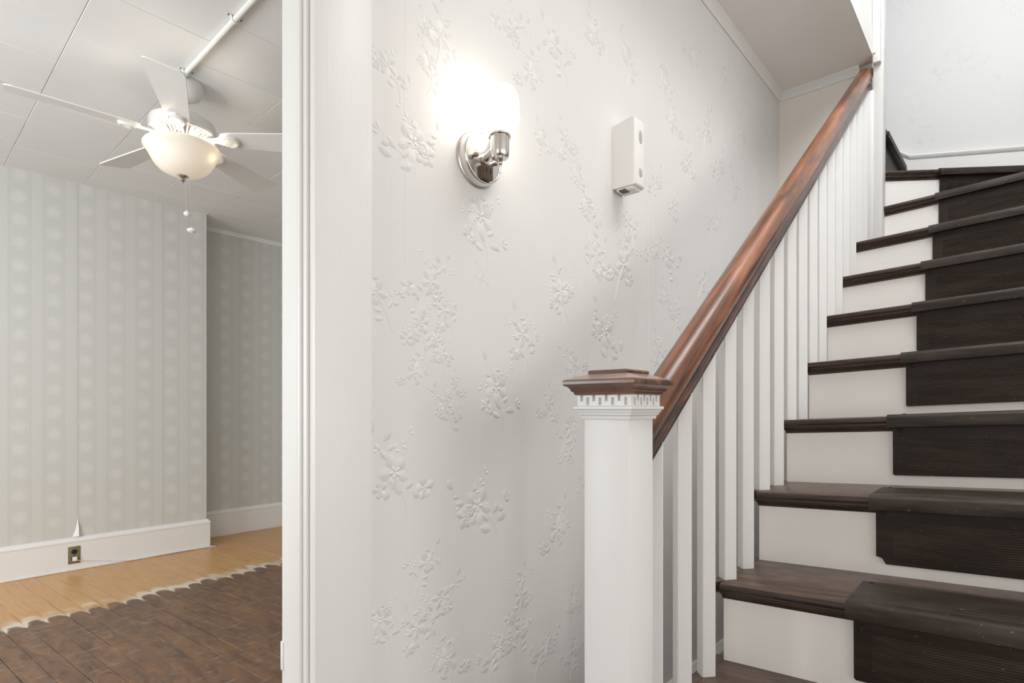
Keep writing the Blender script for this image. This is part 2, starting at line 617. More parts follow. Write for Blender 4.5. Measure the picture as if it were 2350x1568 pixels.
# ------------------------------------------------------------------ structure: walls
DX0, DX1, DH = -0.47, 0.4935, 2.08
JX = 0.4888          # face of the jamb, a small reveal behind the casing edge       # doorway opening between hall and room
wn = MB().box((DX1 + 0.012, DW, 0), (XN + 0.1, DW + WT, HALL_C + 0.02))
wn.box((-3.5, DW, 0), (DX0, DW + WT, HALL_C + 0.02)).box((DX0, DW, DH), (DX1 + 0.012, DW + WT, HALL_C + 0.02))
wall_n = struct(build('wall_north', wn, M['paper'], smooth=False), 'hall wall in white wallpaper embossed with flower sprays')
struct(build('wall_east', MB().box((XN, 0.506, 0), (XN + 0.09, DW, 2.60)).box((XN, 0.562, 2.60), (XN + 0.09, DW, HALL_C + 0.05)).box((XN + 0.06, 0.506, 2.60), (XN + 0.09, 0.562, HALL_C + 0.05)), M['cream'], smooth=False), 'short end wall of the nook behind the balusters')
struct(build('wall_south', MB().box((2.3, YR - 0.1, 0), (XF + 0.1, YR, 5.0)).box((0.88, YR - 0.1, HALL_C), (2.3, YR, 5.0)), M['far_paper'], smooth=False), 'stair side wall, outside the view')
struct(build('wall_hall', MB().box((-3.6, -4.3, 0), (-3.5, DW + WT, HALL_C)).box((-3.5, -4.3, 0), (2.4, -4.2, HALL_C)).box((2.3, -4.2, 0), (2.4, YR - 0.1, HALL_C)), M['paper'], smooth=False), 'hall walls behind the camera')
wall_f = struct(build('wall_landing', MB().box((XF, YR, 0), (XF + 0.1, 1.7, 5.0)).box((XN + 0.09, 1.6, 0), (XF, 1.7, 5.0)).box((XN, DW + WT, 0), (XN + 0.09, 1.7, 5.0)), M['far_paper'], smooth=False), 'papered wall at the head of the stairs')
struct(build('ceiling', MB().box((-3.5, 0.4860, HALL_C), (XN, DW + WT, HALL_C + 0.1)).box((-3.5, -4.2, HALL_C), (0.88, 0.4860, HALL_C + 0.1)).box((0.88, -4.2, HALL_C), (2.4, YR - 0.1, HALL_C + 0.1)), M['ceil'], smooth=False), 'hall ceiling running to the stairwell edge')
struct(build('ceiling_stairwell', MB().box((0.85, YR - 0.1, 5.0), (XF + 0.1, 1.7, 5.1)), M['ceil'], smooth=False), 'upper stairwell ceiling, outside the view')
fas = MB().box((0.88, 0.4840, HALL_C - 0.0008), (3.060, 0.4858, HALL_C + 0.13)).box((0.88, 0.4845, HALL_C + 0.12), (3.060, 0.53, 5.0)).box((0.88, YR, HALL_C + 0.002), (0.952, 0.53, 5.0))
struct(build('trim_1', fas, M['trim_h'], smooth=False), 'white fascia boards edging the stairwell above the handrail')
struct(build('trim_2', MB().box((3.035, 0.4535, HALL_C - 0.036), (3.066, 0.4838, 5.0), 0.002).box((3.026, 0.4715, HALL_C + 0.004), (3.036, 0.4838, 5.0), 0.002), M['trim']), 'vertical white corner board above the end of the handrail')

# room beyond the doorway
wl = MB().box((-2.1, YL, 0), (XREC, YL + 0.5, ROOM_C + 0.05))
wall_b = struct(build('wall_back', wl, M['damask'], smooth=False), 'room wall in green-grey striped wallpaper')
wall_r = struct(build('wall_recess', MB().box((XREC, YREC, 0), (3.3, YREC + 0.1, ROOM_C + 0.05)), M['damask'], smooth=False), 'shaded striped wallpaper in the recess')
struct(build('wall_room', MB().box((3.2, DW + WT, 0), (3.3, YREC, ROOM_C + 0.05)).box((-2.1, DW + WT, 0), (-2.0, YL, ROOM_C + 0.05)), M['damask'], smooth=False), 'side walls of the room, outside the view')
cl = struct(build('ceiling_room', MB().box((-2.1, DW + WT, ROOM_C + 0.006), (3.3, 5.6, ROOM_C + 0.1)), M['gap'], smooth=False), 'room ceiling of painted panels')
PW, PL = 0.433, 0.398
for i in range(-6, 7):
    xa = 0.562 + i * PW
    off = [2.685, 2.495, 2.88, 2.59][i % 4]
    j0 = int((1.0 - off) / PL) - 1
    for j in range(j0, j0 + 14):
        ya = off + j * PL
        x0, x1 = max(xa, -2.0), min(xa + PW, 3.2)
        y0, y1 = max(ya, DW + WT), min(ya + PL, YREC)
        if x1 - x0 < 0.02 or y1 - y0 < 0.02:
            continue
        g = 0.0008
        dz = R_.uniform(-0.0008, 0.0008)
        mb = MB()
        e = 0.0022
        vs_ = [(x0 + g, y0 + g, ROOM_C + 0.006), (x1 - g, y0 + g, ROOM_C + 0.006), (x1 - g, y1 - g, ROOM_C + 0.006), (x0 + g, y1 - g, ROOM_C + 0.006)]
        md = [(p[0], p[1], ROOM_C + 0.0015) for p in vs_]
        lo = [(x0 + g + e, y0 + g + e, ROOM_C + dz), (x1 - g - e, y0 + g + e, ROOM_C + dz), (x1 - g - e, y1 - g - e, ROOM_C + dz), (x0 + g + e, y1 - g - e, ROOM_C + dz)]
        mb.add(vs_ + md + lo, [(8, 9, 10, 11)] + [(k, (k + 1) % 4, 4 + (k + 1) % 4, 4 + k) for k in range(4)] + [(4 + k, 4 + (k + 1) % 4, 8 + (k + 1) % 4, 8 + k) for k in range(4)])
        build('ceiling_panel', mb, M['panel'], cl, smooth=False)

# dark joint strip where two ceiling sheets meet
build('joint_strip', MB().box((-0.6, 3.797, ROOM_C - 0.0012), (1.0, 3.803, ROOM_C + 0.003)), M['gap'], cl, smooth=False)


# ------------------------------------------------------------------ baseboards and mouldings
def base_profile(h, t):
    return [(0, 0), (t, 0), (t, h - 0.035), (t + 0.004, h - 0.033), (t + 0.004, h - 0.024), (t - 0.004, h - 0.014), (t - 0.010, h - 0.004), (t - 0.012, h), (0, h)]


def run_x(prof, x0, x1, y, name, label):
    mb = MB().prism(prof, lambda p: (x0, y - p[0], p[1]), lambda p: (x1, y - p[0], p[1]))
    return struct(build(name, mb, M['trim_h'], angle=25), label)


bb = MB()
pr = base_profile(0.236, 0.022)
bb.prism(pr, lambda p: (-2.0, YL - p[0], p[1]), lambda p: (XREC + p[0], YL - p[0], p[1]))
bb.prism(pr, lambda p: (XREC + p[0], YL - p[0], p[1]), lambda p: (XREC + p[0], YREC, p[1]))
bb.box((-2.0, YL - 0.034, 0), (XREC + 0.034, YL - 0.02, 0.012), 0.004)
struct(build('baseboard_back', bb, M['trim_h'], angle=25), 'tall white baseboard under the striped wall')
run_x(pr, XREC + 0.03, 3.2, YREC, 'baseboard_recess', 'tall white baseboard in the recess')
run_x(base_profile(0.212, 0.02), 0.62, XN, DW, 'baseboard_north', 'white baseboard of the hall wall seen between balusters')
run_x(base_profile(0.212, 0.02), -3.5, DX0 - 0.14, DW, 'baseboard_hall', 'hall baseboard left of the doorway')
# picture moulding at the top of the recess, crown strips in the nook
mo = [(0, -0.034), (0.006, -0.034), (0.010, -0.026), (0.010, -0.018), (0.020, -0.010), (0.020, 0.0), (0, 0)]
struct(build('trim_3', MB().prism(mo, lambda p: (XREC, YREC - p[0], ROOM_C + p[1]), lambda p: (3.2, YREC - p[0], ROOM_C + p[1])), M['trim_h'], angle=25), 'thin white moulding at the top of the recess wall')
cn = [(0, -0.038), (0.007, -0.038), (0.009, -0.033), (0.009, -0.028), (0.018, -0.014), (0.026, -0.008), (0.026, 0.0), (0, 0)]
struct(build('trim_4', MB().prism(cn, lambda p: (0.6, DW - p[0], HALL_C + p[1]), lambda p: (XN - p[0], DW - p[0], HALL_C + p[1])), M['trim_h'], angle=25), 'white crown strip along the hall wall')
struct(build('trim_5', MB().prism(cn, lambda p: (XN - p[0], DW - p[0], HALL_C + p[1]), lambda p: (XN - p[0], 0.545, HALL_C + p[1])), M['trim_h'], angle=25), 'white crown strip across the end of the nook')

# ------------------------------------------------------------------ doorway
door = struct(thing('door_1', 'white painted doorway casing and jamb opening to the empty room', 'doorway', (DX1, DW, 0)))
del door['category']
CX1 = 0.608
build('casing', MB().box((DX1, DW - 0.020, 0), (CX1, DW, DH + 0.11), 0.003), M['trim'], door)
build('casing', MB().box((DX0 - 0.115, DW - 0.020, 0), (DX0, DW, DH + 0.11), 0.003), M['trim'], door)
build('head_casing', MB().box((DX0 - 0.13, DW - 0.024, DH), (CX1 + 0.015, DW - 0.0005, DH + 0.13), 0.003), M['trim_h'], door)
build('jamb', MB().box((JX, DW + 0.0005, 0), (DX1 + 0.0115, DW + WT + 0.002, DH), 0.002), M['trim'], door)
build('jamb', MB().box((DX0 + 0.002, DW + 0.0, 0), (DX0 + 0.018, DW + WT + 0.002, DH), 0.002), M['trim'], door)
build('head_jamb', MB().box((DX0 + 0.018, DW, DH - 0.018), (JX, DW + WT + 0.002, DH - 0.002), 0.002), M['trim_h'], door)
build('door_stop', MB().box((JX - 0.0055, DW + 0.0135, 0), (JX + 0.001, DW + 0.0285, DH - 0.02), 0.003), M['trim'], door)
build('door_stop', MB().box((DX0 + 0.017, DW + 0.012, 0), (DX0 + 0.027, DW + 0.038, DH - 0.02), 0.004), M['trim'], door)
build('strike_plate', MB().box((JX - 0.002, DW + WT - 0.006, 0.70), (JX + 0.0015, DW + WT + 0.0035, 0.752), 0.001), M['trim'], door)

# ------------------------------------------------------------------ embossed wallpaper sprays
def leaf(mb, x, z, ang, L, W, hgt, mi):
    """embossed leaf or petal: raised form with highlight and shading put into its colours"""
    ca, sa = math.cos(ang), math.sin(ang)
    out = [(0.0, 0.0), (0.14, 0.55), (0.38, 0.95), (0.62, 1.0), (0.84, 0.62), (1.0, 0.0)]
    ol = [(t_, w_) for t_, w_ in out] + [(t_, -w_) for t_, w_ in reversed(out[1:-1])]
    n = len(ol)
    rings = []
    for sc_, hh in ((1.0, 0.0003), (0.80, 0.8)):
        rings.append([((0.5 + (t_ - 0.5) * sc_) * L, w_ * W * 0.5 * sc_, hh * hgt) for t_, w_ in ol])
    P = [p for r_ in rings for p in r_] + [(0.5 * L, 0.0, hgt)]
    vs_ = [(x + u * ca - q * sa, -h_ - 0.0002, z + u * sa + q * ca) for u, q, h_ in P]
    o = len(mb.v)
    mb.v += vs_
    upper = 1 if ca >= 0 else -1                          # highlight coloured onto upper edges, shading onto lower halves
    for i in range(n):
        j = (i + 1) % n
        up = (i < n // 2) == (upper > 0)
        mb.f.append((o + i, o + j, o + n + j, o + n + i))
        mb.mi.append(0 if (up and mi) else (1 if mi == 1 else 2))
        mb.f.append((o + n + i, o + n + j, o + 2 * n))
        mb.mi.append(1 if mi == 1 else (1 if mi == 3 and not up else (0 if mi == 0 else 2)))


def stem(mb, pts, r):
    n = len(pts)
    vs_, fs = [], []
    for i, (x, z) in enumerate(pts):
        x2, z2 = pts[min(i + 1, n - 1)]
        x1, z1 = pts[max(i - 1, 0)]
        l = math.hypot(x2 - x1, z2 - z1) or 1
        nx_, nz_ = -(z2 - z1) / l, (x2 - x1) / l
        rr = r * (1 - 0.5 * i / n)
        for s_, h_ in ((-1, 0.0003), (0, 1.0), (1, 0.0003)):
            vs_.append((x + nx_ * rr * s_, -rr * h_ * 0.8 - 0.0001, z + nz_ * rr * s_))
    for i in range(n - 1):
        for j in range(2):
            a = i * 3 + j
            fs.append((a, a + 1, a + 4, a + 3))
    mb.add(vs_, fs, 0)


def flower(mb, rg, x, z, R):
    n = rg.choice((5, 5, 6))
    a0 = rg.uniform(0, 6.28)
    for k in range(n):
        a = a0 + 6.2832 * k / n + rg.uniform(-0.15, 0.15)
        leaf(mb, x + math.cos(a) * R * 0.10, z + math.sin(a) * R * 0.10, a, R * rg.uniform(0.85, 1.1), R * rg.uniform(0.65, 0.85), 0.008, rg.choice((0, 3, 3, 1)))
    for k in range(5):
        a = a0 + 6.2832 * k / 5
        leaf(mb, x, z, a, R * 0.40, R * 0.20, 0.011, 0)


def spray_mesh(seed):
    rg = random.Random(seed)
    mb = MB()
    bend = rg.uniform(-0.6, 0.6)
    pts = []
    for i in range(10):
        t_ = i / 9
        pts.append((bend * (t_ - 0.5) * (0.4 + t_) + 0.05 * math.sin(t_ * 4.0), -0.55 + t_ * 1.0))
    stem(mb, pts, 0.014)
    fi = rg.choice((5, 6))
    flower(mb, rg, pts[fi][0], pts[fi][1], rg.uniform(0.19, 0.25))
    for s_ in (-1, 1):                                   # side shoots with a bud or blossom
        q = pts[rg.choice((3, 4))]
        sx, sz = s_ * rg.uniform(0.24, 0.36), rg.uniform(-0.02, 0.24)
        stem(mb, [q, (q[0] + sx * 0.5, q[1] + sz * 0.6), (q[0] + sx, q[1] + sz)], 0.010)
        if rg.random() < 0.55:
            flower(mb, rg, q[0] + sx, q[1] + sz, rg.uniform(0.11, 0.16))
        else:
            for d_ in (-0.7, 0.0, 0.7):
                leaf(mb, q[0] + sx, q[1] + sz, math.atan2(sz, sx) + d_, rg.uniform(0.10, 0.15), 0.085, 0.008, rg.choice((1, 3)))
        leaf(mb, q[0] + sx * 0.5, q[1] + sz * 0.6, math.atan2(sz, sx) - s_ * 0.9, 0.15, 0.10, 0.008, 1)
    for i in (2, 3, 4, 6, 7, 8):
        x, z = pts[i]
        for s_ in ((-1, 1) if i % 2 else (rg.choice((-1, 1)),)):
            a = math.pi / 2 + s_ * rg.uniform(0.6, 1.5)
            L = rg.uniform(0.15, 0.23) * (1.1 if i < 5 else 0.85)
            off = rg.uniform(0.02, 0.08)
            x2, z2 = x + math.cos(a) * off, z + math.sin(a) * off
            stem(mb, [(x, z), (x2, z2)], 0.008)
            leaf(mb, x2, z2, a + rg.uniform(-0.3, 0.3), L, L * rg.uniform(0.42, 0.62), 0.008, rg.choice((1, 1, 3)))
    for s_ in (-1, 1):                                   # fine fern-like twigs
        x, z = pts[rg.choice((5, 7))]
        tw = [(x + s_ * 0.11 * k, z + 0.05 * k + 0.012 * k * k * rg.uniform(-1, 1)) for k in range(4)]
        stem(mb, tw, 0.009)
        for k in (1, 2, 3):
            for q in (-1, 1):
                leaf(mb, tw[k][0], tw[k][1], (0.3 if s_ > 0 else math.pi - 0.3) + q * 0.8, 0.085, 0.04, 0.009, 0)
    leaf(mb, pts[-1][0], pts[-1][1], math.pi / 2 - bend * 0.5, 0.18, 0.10, 0.008, 1)
    return mb


SPRAYS = [(0.699, 1.706, 0.148), (0.791, 1.973, 0.139), (0.761, 1.891, 0.1), (0.929, 1.596, 0.151), (0.761, 1.446, 0.118), (0.645, 1.392, 0.109), (0.738, 1.34, 0.107), (0.806, 1.379, 0.093), (0.716, 1.254, 0.079), (0.793, 1.296, 0.078), (0.834, 1.222, 0.072), (0.806, 1.174, 0.097), (1.064, 1.347, 0.13), (0.981, 1.21, 0.155), (0.919, 1.478, 0.048), (0.68, 1.056, 0.146), (0.925, 0.949, 0.18), (0.741, 0.852, 0.098), (0.791, 0.763, 0.111), (0.732, 0.721, 0.107), (0.655, 0.76, 0.1), (0.822, 0.638, 0.104), (1.047, 0.718, 0.118), (0.959, 0.602, 0.122), (1.041, 0.618, 0.107), (1.213, 1.494, 0.152), (1.162, 1.179, 0.109), (1.247, 1.12, 0.1), (1.188, 0.856, 0.134), (1.249, 1.054, 0.083), (1.14, 0.554, 0.108), (1.267, 0.502, 0.115), (1.279, 0.637, 0.096), (1.313, 0.965, 0.064), (1.348, 1.748, 0.144), (1.381, 1.613, 0.139), (1.535, 1.633, 0.179), (1.452, 1.388, 0.188), (1.213, 2.131, 0.152), (1.375, 2.264, 0.126), (1.243, 1.896, 0.118), (1.567, 2.284, 0.132), (1.58, 1.752, 0.116), (1.305, 1.832, 0.103), (1.284, 1.306, 0.109), (1.876, 1.699, 0.149), (1.819, 1.567, 0.115), (1.911, 1.514, 0.126), (1.739, 1.709, 0.106), (1.777, 1.366, 0.134), (1.835, 2.325, 0.137), (1.897, 2.211, 0.131), (2.172, 2.29, 0.155), (2.282, 2.162, 0.161), (2.013, 2.092, 0.137), (2.259, 1.933, 0.142), (2.5, 2.145, 0.153), (2.151, 1.684, 0.13), (2.032, 2.517, 0.131), (2.553, 2.413, 0.155), (1.739, 1.937, 0.118), (2.351, 2.576, 0.131), (2.051, 1.419, 0.119), (1.886, 1.888, 0.106), (2.305, 1.602, 0.129), (1.077, 2.023, 0.12), (1.02, 2.103, 0.106), (0.668, 1.839, 0.10), (1.147, 1.863, 0.095)]
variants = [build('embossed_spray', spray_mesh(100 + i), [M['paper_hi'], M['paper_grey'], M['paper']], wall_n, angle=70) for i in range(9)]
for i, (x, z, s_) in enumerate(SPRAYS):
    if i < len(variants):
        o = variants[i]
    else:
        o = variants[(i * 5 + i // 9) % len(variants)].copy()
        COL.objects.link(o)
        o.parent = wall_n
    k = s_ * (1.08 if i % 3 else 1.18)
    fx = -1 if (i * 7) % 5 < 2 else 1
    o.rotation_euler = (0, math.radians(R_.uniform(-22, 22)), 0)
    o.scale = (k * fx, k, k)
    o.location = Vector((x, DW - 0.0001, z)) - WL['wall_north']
# raised wallpaper seams and creases
for x, wd, h in [(0.6992, 0.004, 0.0009), (1.1348, 0.003, 0.0008), (1.1456, 0.002, 0.0006), (1.2961, 0.004, 0.0009), (1.6217, 0.004, 0.0010), (1.6675, 0.003, 0.0012), (1.7089, 0.009, 0.0020), (1.7363, 0.007, 0.0016), (2.2152, 0.004, 0.0008), (2.75, 0.004, 0.0008)]:
    mb = MB()
    n = 14
    z1 = 2.75 if x < 1.7 else 1.88
    vs_, fs = [], []
    for i in range(n):
        z = 0.22 + (z1 - 0.22) * i / (n - 1)
        xx = x + R_.uniform(-0.0008, 0.0008)
        hh = h * (0.75 + 0.25 * math.sin(i * 2.1 + x * 9))
        vs_ += [(xx - wd / 2, DW, z), (xx, DW - hh, z), (xx + wd / 2, DW, z)]
    for i in range(n - 1):
        for j in range(2):
            a = i * 3 + j
            fs.append((a, a + 1, a + 4, a + 3))
    build('wallpaper_seam', mb.add(vs_, fs), M['paper'], wall_n, angle=80)

# ------------------------------------------------------------------ staircase
st = thing('staircase', 'white and dark brown wooden staircase climbing beside the papered wall', 'staircase', (X0 - 3 * G, YS - 0.5, 0))
NT_ = 0.020


def nose(x_front, x_back):
    """tread section, rounded front"""
    r = NT_ / 2
    pts = [(x_back, 0), (x_back, -NT_)]
    for i in range(7):
        a = -math.pi / 2 - math.pi * i / 6
        pts.append((x_front + r * 0.7 + r * 0.7 * math.cos(a), -r + r * math.sin(a)))
    return pts


def front(mb):
    """the rounded front has a dark varnish, the top is worn"""
    for q in (1, 2, 3, 4, 5, 6):
        mb.mi[q] = 1
    return mb


def cove_pts():
    c = 0.018
    return [(0, 0), (-c, 0), (-c, -0.004)] + [(-c + c * 0.86 * math.sin(a), -0.004 - 0.014 * (1 - math.cos(a))) for a in [0.3, 0.7, 1.1, 1.5]] + [(-0.002, -0.021), (0, -0.021)]


YE = YS + 0.03
for k in range(-3, 7):
    z = tz(k)
    xf, xb = X0 + G * k - OV, X0 + G * (k + 1) + 0.004
    ye = YS if k > -3 else YS
    yl = 0.46 if k in (-2, -3) else YS
    tr = build('tread', front(MB().prism(nose(xf, xb), lambda p: sh((p[0], YR, z + p[1])), lambda p: sh((p[0], yl, z + p[1])))), [M['tread'], M['nosing']], st, angle=50)
    if k >= -1:
        # mitred return nosing along the open end
        r = NT_ / 2
        pts = [(0, 0), (0, -NT_)] + [(0.03 - r * 0.7 + r * 0.7 * math.cos(a), -r + r * math.sin(a)) for a in [-math.pi / 2 + math.pi * i / 6 for i in range(7)]]
        build('return_nosing', MB().prism(pts, lambda p: sh((xf + 0.0012 + (0.03 - p[0]) * 0.9 - 0.026 + (0.0 if p[0] else 0), YS + 0.0008 + p[0], z + p[1])) if p[0] else sh((xf + 0.026, YS + 0.0008, z + p[1])),
                                        lambda p: sh((xb + 0.02, YS + 0.0008 + p[0], z + p[1]))), M['tread'], st, angle=50)
    xr = X0 + G * k
    cv = MB().prism(cove_pts(), lambda p: sh((xr + p[0], YR, z - NT_ + p[1])), lambda p: sh((xr + p[0], (YS - p[0] * 1.0) if yl == YS else yl, z - NT_ + p[1])))
    if yl == YS:
        cv.prism(cove_pts(), lambda p: sh((xr + p[0], YS - p[0], z - NT_ + p[1])), lambda p: sh((xb - 0.02, YS - p[0], z - NT_ + p[1])))
    build('cove_moulding', cv, M['nosing'], tr, angle=40)
    zb = tz(k - 1)
    y_left = 0.46 if k in (-1, -2, -3) and k < -1 else YS
    if k == 6:
        pass
    mb = MB().add([sh((xr, YR, zb)), sh((xr, y_left, zb)), sh((xr, y_left, z - NT_)), sh((xr, YR, z - NT_)),
                   sh((xr + 0.018, YR, zb)), sh((xr + 0.018, y_left - (0.017 if y_left == YS else 0), zb)), sh((xr + 0.018, y_left - (0.017 if y_left == YS else 0), z - NT_)), sh((xr + 0.018, YR, z - NT_))],
                  [(0, 1, 2, 3), (7, 6, 5, 4), (0, 4, 5, 1), (1, 5, 6, 2), (2, 6, 7, 3), (3, 7, 4, 0)])
    build('riser', mb, M['riser'], st, smooth=False)

# winders at the top: riser 7 straight, riser 8 turned, riser 9 at right angles
P7, P8a, P8b = (X0 + 7 * G - OV, 0.455), (3.189, 0.4596), (3.189 + 0.904 * 0.86, 0.4596 - 0.86)
XW = XF - 0.005


def slab(name, outline, z, th, m, parent=st):
    mb = MB().prism(outline, lambda p: sh((p[0], p[1], z - th)), lambda p: sh((p[0], p[1], z)))
    return build(name, mb, m, parent, smooth=False)


# tread 7
zt7, zt8, zt9 = tz(7), tz(8), tz(9)
u8 = Vector((0.904, -1.0, 0)).normalized()
n8 = Vector((1.0, 0.904, 0)).normalized()


def on8(s_, d_):
    p = Vector((3.189, 0.4596, 0)) + u8 * s_ + n8 * d_
    return (p.x, p.y)


t7 = build('tread', front(MB().prism(nose(P7[0], XW), lambda p: sh((p[0], YR, zt7 + p[1])), lambda p: sh((p[0], 0.455, zt7 + p[1])))), [M['tread'], M['nosing']], st, angle=50)
build('cove_moulding', MB().prism(cove_pts(), lambda p: sh((P7[0] + OV + p[0], YR, zt7 - NT_ + p[1])), lambda p: sh((P7[0] + OV + p[0], 0.455, zt7 - NT_ + p[1]))), M['nosing'], t7, angle=40)
build('riser', MB().box((P7[0] + OV, YR, tz(6)), (P7[0] + OV + 0.018, 0.455, zt7 - NT_)).xf(sh), M['riser'], st, smooth=False)
L8 = 0.79
e8 = L8


def out8(p, s_):
    q = on8(s_, p[0])
    return sh((q[0], q[1], zt8 + p[1]))


t8 = build('tread', front(MB().prism(nose(0.0, 0.09), lambda p: out8(p, 0.0), lambda p: out8(p, e8))), [M['tread'], M['nosing']], st, angle=50)
build('cove_moulding', MB().prism(cove_pts(), lambda p: out8((p[0] + OV, p[1] - NT_), 0.0), lambda p: out8((p[0] + OV, p[1] - NT_), e8)), M['nosing'], t8, angle=40)
mbr = MB().prism([(OV, zt7), (OV + 0.018, zt7), (OV + 0.018, zt8 - NT_), (OV, zt8 - NT_)],
                 lambda p: sh((*on8(0.0, p[0]), p[1])), lambda p: sh((*on8(e8 - 0.02, p[0]), p[1])))
build('riser', mbr, M['riser'], st, smooth=False)
a8, b8 = on8(0.03, 0.088), on8(e8 - 0.05, 0.088)
slab('tread_board', [a8, b8, (XW, -0.26), (XW, 0.475), (3.26, 0.475)], zt8 - 0.0008, NT_, M['tread'], t8)
# riser 9 and its tread going off behind the post
t9 = slab('tread', [(3.19, 0.452), (XW, 0.443), (XW, 1.0), (3.19, 0.80)], zt9, NT_, M['tread'])
build('riser', MB().add([sh((3.20, 0.478, zt8)), sh((XW, 0.470, zt8)), sh((XW, 0.470, zt9 - NT_)), sh((3.20, 0.478, zt9 - NT_)), sh((3.20, 0.496, zt8)), sh((XW, 0.488, zt8)), sh((XW, 0.488, zt9 - NT_)), sh((3.20, 0.496, zt9 - NT_))],
                        [(0, 1, 2, 3), (7, 6, 5, 4), (0, 4, 5, 1), (1, 5, 6, 2), (2, 6, 7, 3), (3, 7, 4, 0)]), M['riser'], st, smooth=False)

# sawtooth stringer under the open end
pts = [(X0 - G, 0.0)]
pts = [(X0 - 1 * G + 0.018, 0.0)]
for k in range(-1, 7):
    xr = X0 + G * k + 0.018
    pts += [(xr, tz(k - 1) - (NT_ if k > -1 else tz(k - 1))), (xr, tz(k) - NT_)]
pts += [(XN - 0.03, tz(6) - NT_), (XN - 0.03, 0.0)]
pts = pts[1:]
build('stringer', MB().prism(pts, lambda p: (p[0], YS - 0.018, p[1]), lambda p: (p[0], YS - 0.001, p[1])), M['trim'], st, smooth=False)

# closed board along the far ends of the lower treads
nl = lambda x: Z0 + SAG * (YS - YR) + RISE * (x - X0 + OV) / G
build('closed_stringer', MB().prism([(X0 - 3 * G - 0.05, 0.0), (2.3, 0.0), (2.3, nl(2.3) + 0.07), (X0 - 3 * G - 0.05, nl(X0 - 3 * G - 0.05) + 0.07)], lambda p: (p[0], YR - 0.026, p[1]), lambda p: (p[0], YR - 0.0005, p[1])), M['trim_h'], st, smooth=False)

# ------------------------------------------------------------------ rubber stair mats
YM0, YM1 = 0.260, -0.350
LBL = {
0: 'dusty brown rubber stair mat on the lowest tread fully in view',
    1: 'brown rubber stair mat with notched corner, one step above the lowest one in view',
    2: 'brown ribbed rubber stair mat on the third tread from the bottom',
    3: 'brown ribbed rubber stair mat on the fourth tread from the bottom',
    4: 'brown ribbed rubber stair mat on the fifth tread from the bottom',
    5: 'brown ribbed rubber stair mat on the sixth tread from the bottom',
    6: 'brown rubber stair mat on the seventh tread, two below the turned step',
    7: 'brown rubber stair mat on the last straight tread below the turned step',
    8: 'dark rubber stair mat on the topmost turned tread beside the white post',
}


def make_mat(k, place, y0, y1, depth, zt, zb, notch=False):
    """place(v, y, z) -> world; v = distance back from the nosing front"""
    T = 0.0045
    t = thing('stair_mat', LBL[k], 'stair mat', place(0.05, (y0 + y1) / 2, zt), 'ribbed rubber stair mats')
    # tread plate with a few shallow grooves behind the nosing, wrapping over the front edge
    top = [(depth, 0.0006), (depth, T)]
    v = depth - 0.012
    while v > 0.075:
        top += [(v, T), (v - 0.004, T + 0.0004), (v - 0.008, T)]
        v -= 0.012
    for q in (0.062, 0.046, 0.030):
        top += [(q + 0.006, T), (q + 0.003, T - 0.0016), (q, T), (q - 0.002, T + 0.0008)]
    top += [(0.010, T + 0.0005), (0.002, T - 0.001), (-0.004, T - 0.006), (-0.006, -0.006), (-0.0062, -0.026), (-0.005, -0.030), (-0.002, -0.031),
            (-0.001, -0.028), (-0.001, -0.004), (0.003, 0.0006)]
    build('tread_plate', MB().prism(top, lambda p: place(p[0], y0, zt + p[1]), lambda p: place(p[0], y1, zt + p[1])), M['rubber_top'], t, angle=50)
    # riser flap: smooth border with horizontal ribs
    ins = 0.012
    hh = zt - zb
    f0, f1 = OV - 0.0065, OV - 0.001
    def fl_(q, y, z_, d):    # q 0..1 down the flap
        return place(OV - 0.0115 + 0.0040 * q - d, y, z_)
    zA, zB = zt - 0.026, zb + 0.028
    ya, yb_ = y0 - ins, y1 + ins
    if notch:
        out = [(ya, zA), (ya, zB + 0.018), (ya - 0.012, zB + 0.014), (ya - 0.020, zB), (yb_, zB), (yb_, zA)]
    else:
        out = [(ya, zA), (ya, zB + 0.004), (ya - 0.004, zB), (yb_, zB), (yb_, zA)]
    pan = MB().prism(out, lambda p: fl_((zA - p[1]) / (zA - zB), p[0], p[1], 0.0), lambda p: fl_((zA - p[1]) / (zA - zB), p[0], p[1], -0.0035))
    flap = build('riser_flap', pan, M['rubber'], t, smooth=False)
    ribs = MB()
    z_ = zA - 0.034
    while z_ > zB + 0.017:
        q = (zA - z_) / (zA - zB)
        ribs.prism([(0.0, -0.0001), (0.0007, 0.0020), (0.0018, 0.0020), (0.0026, -0.0001)], lambda p: fl_(q, ya - 0.034, z_ - p[0], p[1]), lambda p: fl_(q, yb_ + 0.034, z_ - p[0], p[1]))
        z_ -= 0.0052
    rb = build('ribbing', ribs, M['rubber_rib'], flap, smooth=False)
    rb['kind'] = 'stuff'
    for yy in (ya - 0.016, yb_ + 0.016):
        q = 0.12
        c = fl_(q, yy, zA - 0.012, 0.002)
        d = Vector(fl_(q, yy, zA - 0.012, 0.004)) - Vector(c)
        build('nail_head', MB().tube([c, Vector(c) + d], 0.0055, 10, rads=[0.0065, 0.004]), M['dark_slot'], flap)
    for yy in (y0 - 0.02, y1 + 0.02):
        build('nail_head', MB().ellipsoid(place(depth - 0.012, yy, zt + T), (0.006, 0.006, 0.0022), 10, 6), M['dark_slot'], t)
    return t


for k in range(-3, 8):
    xf = X0 + G * k - OV
    if k < 0:
        continue
    make_mat(k, lambda v, y, z_, xf=xf: sh((xf + v, y, z_)), YM0, YM1, 0.186, tz(k), tz(k - 1), notch=(k == 1))


def place8(v, y, z_):
    q = on8(y, v)
    return sh((q[0], q[1], z_))


s0 = 0.268
def place8b(v, y, z_):
    return place8(v, s0 + (0.0 - y), z_)


